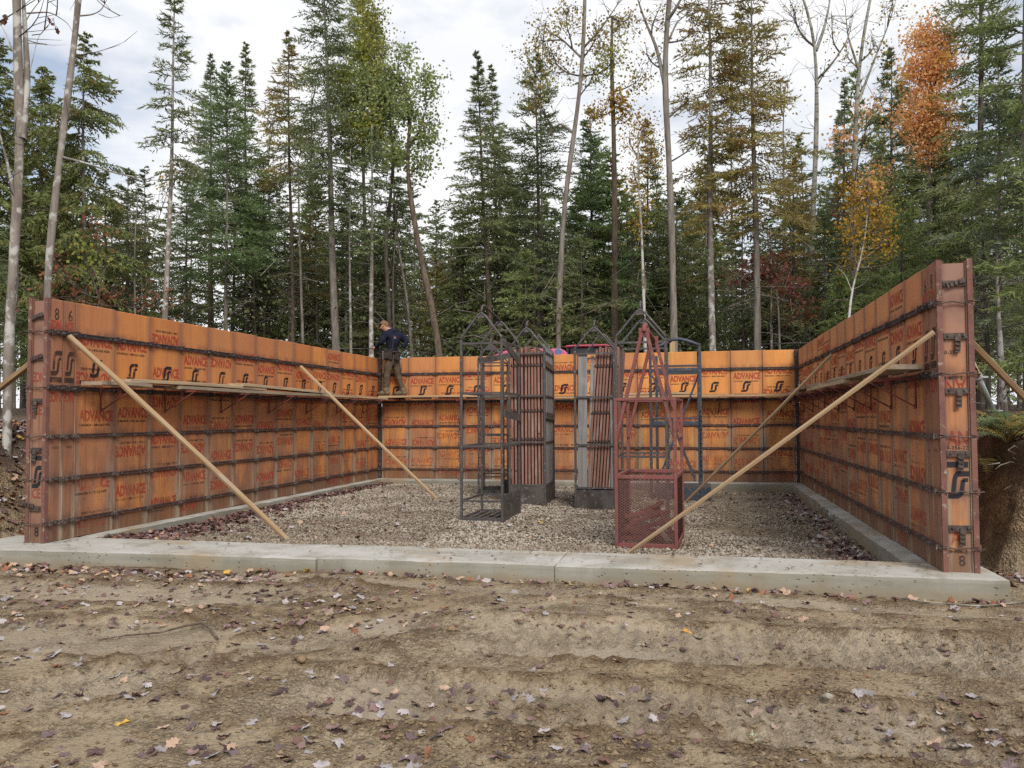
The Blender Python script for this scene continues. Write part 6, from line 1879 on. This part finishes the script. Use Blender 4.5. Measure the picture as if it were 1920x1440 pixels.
# ================================================================== RIGHT BANK: FERNS, ROOTS
def frond_mesh(L_, w, seed):
    g = np.random.default_rng(seed)
    V, F = [], []
    n = 20
    def spine(t): return np.array([L_ * t, 0, L_ * (1.05 * t - 1.0 * t * t)])
    for i in range(n):
        t = 0.15 + 0.85 * i / n
        p = spine(t); ln = w * math.sin(math.pi * (0.12 + 0.86 * (1 - t))) * (0.9 + 0.2 * g.random())
        for sg in (-1, 1):
            d = np.array([0.45, sg * 0.9, -0.10 + 0.1 * g.standard_normal()])
            q = p + d * ln
            hw = np.array([L_ * 0.018, 0, 0])
            b = len(V)
            V += [p - hw, p + hw, (p + q) / 2 + hw * 0.9 + np.array([0, 0, 0.01]), q, (p + q) / 2 - hw * 0.9 + np.array([0, 0, 0.01])]
            F += [(b, b + 1, b + 2), (b, b + 2, b + 4), (b + 4, b + 2, b + 3)]
    v, f = tube_arrays([spine(t) for t in np.linspace(0, 1, 8)], np.linspace(0.004, 0.0012, 8), 3)
    b = len(V); V += list(v)
    for q in f: F += [(b + q[0], b + q[1], b + q[2]), (b + q[0], b + q[2], b + q[3])]
    return np.array(V), np.array(F)
FERN = [mat_foliage('fern_green', (0.09, 0.14, 0.055, 1), (0.24, 0.30, 0.14, 1), 0.4), mat_foliage('fern_yellow', (0.25, 0.20, 0.06, 1), (0.48, 0.40, 0.16, 1), 0.4)]
fm = []
for i in range(4):
    v, f = frond_mesh(0.42, 0.11, i)
    fm.append([fast_mesh('frond', v, f, [FERN[c]], np.random.default_rng(i).random(len(f))) for c in (0, 1)])
fg = random.Random(4)
for lab, u, y, c, sc, n in (('green fern right beside the right stop end', 1850, 2.5, 0, 0.9, 9), ('pale green fern spilling over the cut bank', 1884, 2.55, 0, 1.0, 10), ('yellowed fern hanging over the edge of the bank', 1888, 2.25, 1, 0.85, 9),
                           ('tall yellow fern at the back of the ferns on the bank', 1880, 3.1, 1, 1.05, 9), ('green fern at the right edge, under the timber brace', 1925, 2.4, 0, 1.0, 9), ('small yellow green fern behind the stop end', 1862, 3.3, 1, 0.8, 8)):
    x = gx(u, y, 1.1)
    t = thing('fern', lab, 'fern', (x, y, gz_at(x, y) - 0.02), 0)
    for k in range(n):
        o = link('frond', fm[fg.randrange(4)][c if fg.random() < 0.8 else 1 - c], t, (0, 0, 0), (fg.uniform(-0.3, 0.3), fg.uniform(-0.35, 0.15), 6.28 * k / n + fg.uniform(-0.3, 0.3)))
        s = sc * fg.uniform(0.95, 1.5); o.scale = (s, s, s)
rt = thing('exposed_roots', 'pale roots sticking out of the dark cut bank at the right edge', 'roots', (gx(1890, 1.8, 0.8), 1.8, 0.8))
ro = np.array(rt.location)
for pts in ([(1918, 872, 1.9), (1895, 866, 1.75), (1876, 872, 1.65), (1866, 880, 1.6)], [(1918, 905, 1.9), (1900, 908, 1.75), (1882, 918, 1.65)], [(1918, 848, 1.9), (1902, 836, 1.8), (1890, 844, 1.7), (1905, 852, 1.7)],
            [(1918, 880, 1.95), (1906, 862, 1.8), (1899, 858, 1.7)], [(1875, 868, 1.7), (1850, 872, 1.75), (1835, 878, 1.85)]):
    m = MB(); m.tube([np.array(pt(a, b, c)) - ro for a, b, c in pts], np.linspace(0.007, 0.002, len(pts)), 5); m.build('root', BARK['grey'], rt)

# ================================================================== FALLEN LEAVES, STICKS, STONES
def leaf_shape(seed, curl):
    """maple leaf: five pointed lobes, folded along the ribs"""
    g = np.random.default_rng(seed)
    tips = [(0, 1.0), (-55, 0.86), (55, 0.86), (-112, 0.60), (112, 0.60)]
    pol = []
    for a, r_ in ((0, 1.0), (11, .76), (21, .80), (31, .68), (45, .80), (55, .95), (66, .76), (79, .74), (90, .64), (104, .68), (116, .78), (135, .62), (160, .40), (180, .16),
                  (-160, .40), (-135, .62), (-116, .78), (-104, .68), (-90, .64), (-79, .74), (-66, .76), (-55, .95), (-45, .80), (-31, .68), (-21, .80), (-11, .76)):
        pol.append((a, r_ * (1 + 0.10 * g.standard_normal())))
    V = [(0, 0, 0)]
    fx, fy, ph = curl * g.uniform(-1, 1), curl * g.uniform(-1, 1), g.uniform(0, 6.28)
    for a, r_ in pol:
        x, y = r_ * math.sin(R(a)), r_ * math.cos(R(a))
        z = fx * x * x + fy * y * y + curl * 0.45 * math.sin(3 * R(a) + ph) * r_ ** 2 + 0.06 * g.standard_normal() * r_
        V.append((x, y - 0.1, z))
    F = [(0, i, i % len(pol) + 1) for i in range(1, len(pol) + 1)]
    V = np.array(V) * 0.5
    V[:, 2] -= V[:, 2].min()
    return V, np.array(F)
def leaf_obj_mesh(seed, curl):
    V, F = leaf_shape(seed, curl)
    sv, sf = tube_arrays([(0, -0.05, 0.01), (0.03, -0.3, 0.02), (0.08, -0.52, 0.03)], 0.010, 3)
    sf3 = np.concatenate([sf[:, [0, 1, 2]], sf[:, [0, 2, 3]]])
    return fast_mesh('fallen_leaf', np.concatenate([V, sv]), np.concatenate([F, sf3 + len(V)]), [MAT['leaf']])
LMESH = [leaf_obj_mesh(i, 0.12 + 0.06 * (i % 6)) for i in range(12)]
LC = [('pale lilac grey maple leaf dried on the sandy mud', (0.36, 0.325, 0.33)), ('dull mauve brown maple leaf dried on the sandy mud', (0.17, 0.118, 0.118)), ('light tan maple leaf dried on the sandy mud', (0.36, 0.265, 0.195)),  # pale lilac grey: leaf undersides with sky sheen painted into the colour
      ('dark purple brown maple leaf crumpled on the sandy mud', (0.085, 0.050, 0.052)), ('rusty orange maple leaf fallen on the sandy mud', (0.27, 0.115, 0.06))]
lg = random.Random(9)
nl = 0
def drop_leaf(x, y, ci, size, label=None, color=None, tilt=0.22):
    z = gz_at(x, y)
    o = link('fallen_leaf', LMESH[lg.randrange(12)], None, (x, y, z - 0.002), (lg.gauss(0, tilt), lg.gauss(0, tilt), lg.random() * 6.28))
    o.scale = (size, size * lg.uniform(0.85, 1.1), size)
    lab, c = LC[ci]
    if color: c = color
    k = lg.uniform(0.8, 1.2)
    o.color = (min(1, c[0] * k), min(1, c[1] * k), min(1, c[2] * k), 1)
    if label: tag(o, label, 'leaf')
    else: tag(o, lab, 'leaf', 'fallen leaves on the mud')
def ground_at(u, v):
    d = fwd + right * (u - 960) / FPX - upv * (v - 720) / FPX
    t = 1.0
    for _ in range(12):
        p = np.array([CX, CY, CZ]) + d * t
        t += (gz_at(p[0], p[1]) - p[2]) / d[2] * 0.9
    return p
for lab, u, v, c, s in (('bright yellow maple leaf in the left foreground', 228, 1356, (0.72, 0.46, 0.05), 0.10), ('small yellow leaf right of the stone on the mud', 772, 1113, (0.66, 0.44, 0.06), 0.075), ('yellow orange leaf near the tread marks', 1288, 1184, (0.70, 0.36, 0.05), 0.075),
                        ('orange leaf lying at the foot of the footing, upper left', 200, 1072, (0.55, 0.22, 0.04), 0.11), ('large pale leaf standing up at the bottom left, below the pink ones', 392, 1420, (0.52, 0.50, 0.53), 0.13),
                        ('dark crumpled leaf clump at the bottom, right of centre', 1200, 1402, (0.09, 0.055, 0.06), 0.13), ('green tinged leaf in the right foreground', 1415, 1386, (0.42, 0.47, 0.30), 0.085), ('reddish leaf by the right end of the footing', 1428, 1112, (0.38, 0.14, 0.06), 0.11)):
    p = ground_at(u, v); drop_leaf(p[0], p[1], 0, s, lab, c)
LITTER = []
while nl < 292:
    v = 1070 + 375 * lg.random() ** 1.35; u = lg.uniform(-10, 1930)
    keep = 1.0 if (u < 700 or v > 1300) else 0.45
    if u < 700 and v < 1180: keep = 1.0
    elif v < 1290 and 1000 < u: keep *= 0.75
    if lg.random() > keep: continue
    p = ground_at(u, v)
    if p[1] > 0.12: continue
    if lg.random() > 0.12 + 0.88 * float(sstep(0.38, 0.60, fbm(p[0] * 1.1, p[1] * 1.6, 3, 88))): continue
    r_ = lg.random()
    ci = 0 if r_ < 0.36 else 1 if r_ < 0.64 else 2 if r_ < 0.76 else 3 if r_ < 0.95 else 4
    drop_leaf(p[0], p[1], ci, lg.uniform(0.050, 0.110), tilt=0.30)
    nl += 1
    # loose companions round about half of them
    for _ in range(lg.choice((0, 0, 1, 2))):
        LITTER.append((p[0] + lg.gauss(0, 0.13), p[1] + lg.gauss(0, 0.09), lg.uniform(0.04, 0.09), -1, 0.2))

def litter():
    g = np.random.default_rng(12)
    shapes = [leaf_shape(100 + i, 0.25 + 0.1 * (i % 4))[0] for i in range(8)]
    Fs = leaf_shape(100, 0.3)[1]
    acc = Acc()
    def put(x, y, z, s, tone, tilt=0.3):
        V = shapes[g.integers(0, 8)] * s
        a, b, c = g.random() * 6.28, g.normal(0, tilt), g.normal(0, tilt)
        M_ = np.array((Matrix.Rotation(a, 3, 'Z') @ Matrix.Rotation(b, 3, 'X') @ Matrix.Rotation(c, 3, 'Y')))
        acc.add(V @ M_.T + np.array([x, y, z]), Fs, np.full(len(Fs), tone))
    for x, y, s, t, tl in LITTER:
        if y < 0.15: put(x, y, gz_at(x, y) + 0.004, s, g.uniform(0.1, 0.86), tl)
    for _ in range(520):                       # drift along the foot of the footing
        x = g.uniform(-0.7, 8.5); w = 1.0 if x < 2.6 else 0.45
        if g.random() > w: continue
        y = 0.165 - abs(g.normal(0, 0.06 if x > 3 else 0.16)) + 0.10 * sstep(2.8, 3.2, np.array(x))
        put(x, y, gz_at(x, y) + 0.008, g.uniform(0.05, 0.10), g.random() ** 0.8, 0.4)
    for _ in range(750):                       # small far leaves over the upper mud
        v = 1070 + 110 * g.random() ** 1.3; u = g.uniform(0, 1900)
        if u > 760 and g.random() < 0.75: continue
        p = ground_at(u, v)
        if p[1] < 0.1: put(p[0], p[1], p[2] + 0.004, g.uniform(0.04, 0.085), g.uniform(0.15, 0.95), 0.22)
    for _ in range(1500):                      # dark drift on the gravel beside the left strip
        y = 1.1 + 8.0 * g.random() ** 1.2
        x = 0.19 + abs(g.normal(0, 0.26 if y < 5 else 0.12)) * (1.5 if y < 3.0 else 1)
        put(x, y, float(gravel_z(x, y)) + 0.015, g.uniform(0.055, 0.105), g.random() * 0.62 if g.random() < 0.8 else g.random(), 0.45)
    for _ in range(420):                       # scattered over the gravel
        x = g.uniform(0.3, 7.9); y = g.uniform(1.15, 9.0)
        if x > 2.5 and x < 7 and g.random() < 0.55: continue
        put(x, y, float(gravel_z(x, y)) + 0.018, g.uniform(0.04, 0.09), g.random() * 0.9, 0.35)
    for _ in range(420):                       # along the right strip
        y = 1.05 + 8.0 * g.random() ** 1.4; x = 7.95 - abs(g.normal(0, 0.22))
        put(x, y, float(gravel_z(x, y)) + 0.015, g.uniform(0.05, 0.10), g.random() * 0.85, 0.45)
    for _ in range(90):                        # on the footing
        x = g.uniform(-0.3, 8.4); y = g.uniform(0.4, 1.0)
        put(x, y, 0.012, g.uniform(0.02, 0.05), g.random() * 0.5, 0.15)
    for _ in range(2600):                      # left bank
        x = -0.75 - 2.6 * g.random(); y = 0.7 + 4.5 * g.random()
        put(x, y, gz_at(x, y) + 0.012, g.uniform(0.06, 0.12), g.random() ** 0.9, 0.4)
    for _ in range(700):                       # right bank foot and top
        x = 8.7 + 1.4 * g.random(); y = 0.9 + 2.6 * g.random()
        if abs(gz_at(x + 0.06, y) - gz_at(x - 0.06, y)) + abs(gz_at(x, y + 0.06) - gz_at(x, y - 0.06)) > 0.09: continue
        put(x, y, gz_at(x, y) + 0.012, g.uniform(0.05, 0.11), g.random(), 0.4)
    tag(link('leaf_litter', acc.mesh('leaf_litter', [MAT['litter']])), kind='stuff')
litter()
p = ground_at(1040, 980)
x_, y_ = 4.45, 3.55
o = link('fallen_leaf', LMESH[3], None, (x_, y_, float(gravel_z(x_, y_)) + 0.02), (0.1, 0.15, 1.0)); o.scale = (0.12,) * 3; o.color = (0.75, 0.50, 0.06, 1)
tag(o, 'single yellow maple leaf on the gravel between the two loaded racks', 'leaf')

m = MB()
sp_ = [ground_at(*q) for q in ((182, 1203), (235, 1196), (300, 1192), (345, 1184), (378, 1180), (395, 1188), (408, 1201))]
sp_ = [p + np.array([0, 0, h]) for p, h in zip(sp_, (0.012, 0.015, 0.02, 0.035, 0.045, 0.03, 0.01))]
m.tube(sp_, [0.003, 0.005, 0.006, 0.008, 0.009, 0.009, 0.008], 7)
m.tube([sp_[2], sp_[2] + np.array([-0.10, -0.10, 0.01])], 0.004, 5)
tag(m.build('stick', BARK['brown']), 'thin bent stick on the mud in the left foreground', 'stick')
m = MB()
m.tube([ground_at(u, v) + np.array([0, 0, 0.012]) for u, v in ((1690, 1125), (1730, 1131), (1780, 1135), (1830, 1139), (1870, 1137), (1925, 1131))], 0.005, 6)
tag(m.build('cord', BARK['aspen']), 'pale cord lying on the ground along the right end of the footing', 'cord')

def stone(label, u, v, r_, seed, col):
    g = np.random.default_rng(seed)
    p = ground_at(u, v)
    bm = bmesh.new(); bmesh.ops.create_icosphere(bm, subdivisions=2, radius=1)
    for q in bm.verts:
        k = 0.75 + 0.5 * vnoise(q.co.x * 1.7 + seed, q.co.y * 1.7 + q.co.z * 1.3, seed)
        q.co = Vector((q.co.x * r_ * 1.25 * k, q.co.y * r_ * k, q.co.z * r_ * 0.75 * k))
    me = bpy.data.meshes.new('stone'); bm.to_mesh(me); bm.free(); me.materials.append(col)
    tag(link('stone', me, None, (p[0], p[1], p[2] + r_ * 0.4), (0, 0, seed)), label, 'stone')
BRN = simple('brown_stone', (0.22, 0.15, 0.085, 1), 0.85, 0.2); GRY = simple('grey_stone', (0.30, 0.27, 0.22, 1), 0.85, 0.2)
stone('brown stone on the mud left of centre', 567, 1241, 0.033, 2, BRN)
stone('flat grey stone near the right foreground leaves', 1552, 1309, 0.022, 3, GRY)
stone('small brown stone by the tread marks', 846, 1182, 0.024, 4, BRN)

def clods():
    """crumbs of soil and small pebbles pressed out of the tracks"""
    g = np.random.default_rng(15)
    N = 34000
    uu = g.uniform(-20, 1940, N); vv = 1060 + 385 * g.random(N) ** 1.1
    d = fwd[None] + right[None] * ((uu - 960) / FPX)[:, None] - upv[None] * ((vv - 720) / FPX)[:, None]
    t = (-0.2 - CZ) / d[:, 2]
    for _ in range(4):
        P = np.array([CX, CY, CZ]) + d * t[:, None]
        z, si, cl = near_ground(P[:, 0], P[:, 1])
        t = t + (z - P[:, 2]) / d[:, 2] * 0.9
    ok = (P[:, 1] < 0.12) & (g.random(N) < 0.10 + 0.9 * cl + 0.25 * sstep(0.45, 0.65, fbm(P[:, 0] * 1.3, P[:, 1] * 1.3, 3, 61)))
    P = P[ok]; z = z[ok]; n = len(P)
    base = np.array([[1, 0, 0], [0, 1, 0], [-1, 0, 0], [0, -1, 0], [0, 0, 1], [0, 0, -1]], float)
    r_ = 0.003 + 0.013 * g.random(n) ** 4
    Q = base[None] * (0.7 + 0.6 * g.random((n, 6, 1))) + 0.25 * g.standard_normal((n, 6, 3))
    Q = Q * r_[:, None, None]; Q[:, :, 2] *= 0.7
    Q += np.stack([P[:, 0], P[:, 1], z + r_ * 0.25], 1)[:, None, :]
    f = np.array([[0, 1, 4], [1, 2, 4], [2, 3, 4], [3, 0, 4], [1, 0, 5], [2, 1, 5], [3, 2, 5], [0, 3, 5]])
    F = (np.arange(n)[:, None, None] * 6 + f[None]).reshape(-1, 3)
    k = M('soil_crumb', 0.9, 0.15)
    k.color(k.mix(k.attr(), (0.115, 0.078, 0.046, 1), (0.235, 0.175, 0.108, 1)))
    tag(link('soil_crumbs', fast_mesh('soil_crumbs', Q.reshape(-1, 3), F, [k.m], np.repeat(g.random(n), 8))), kind='stuff')
clods()
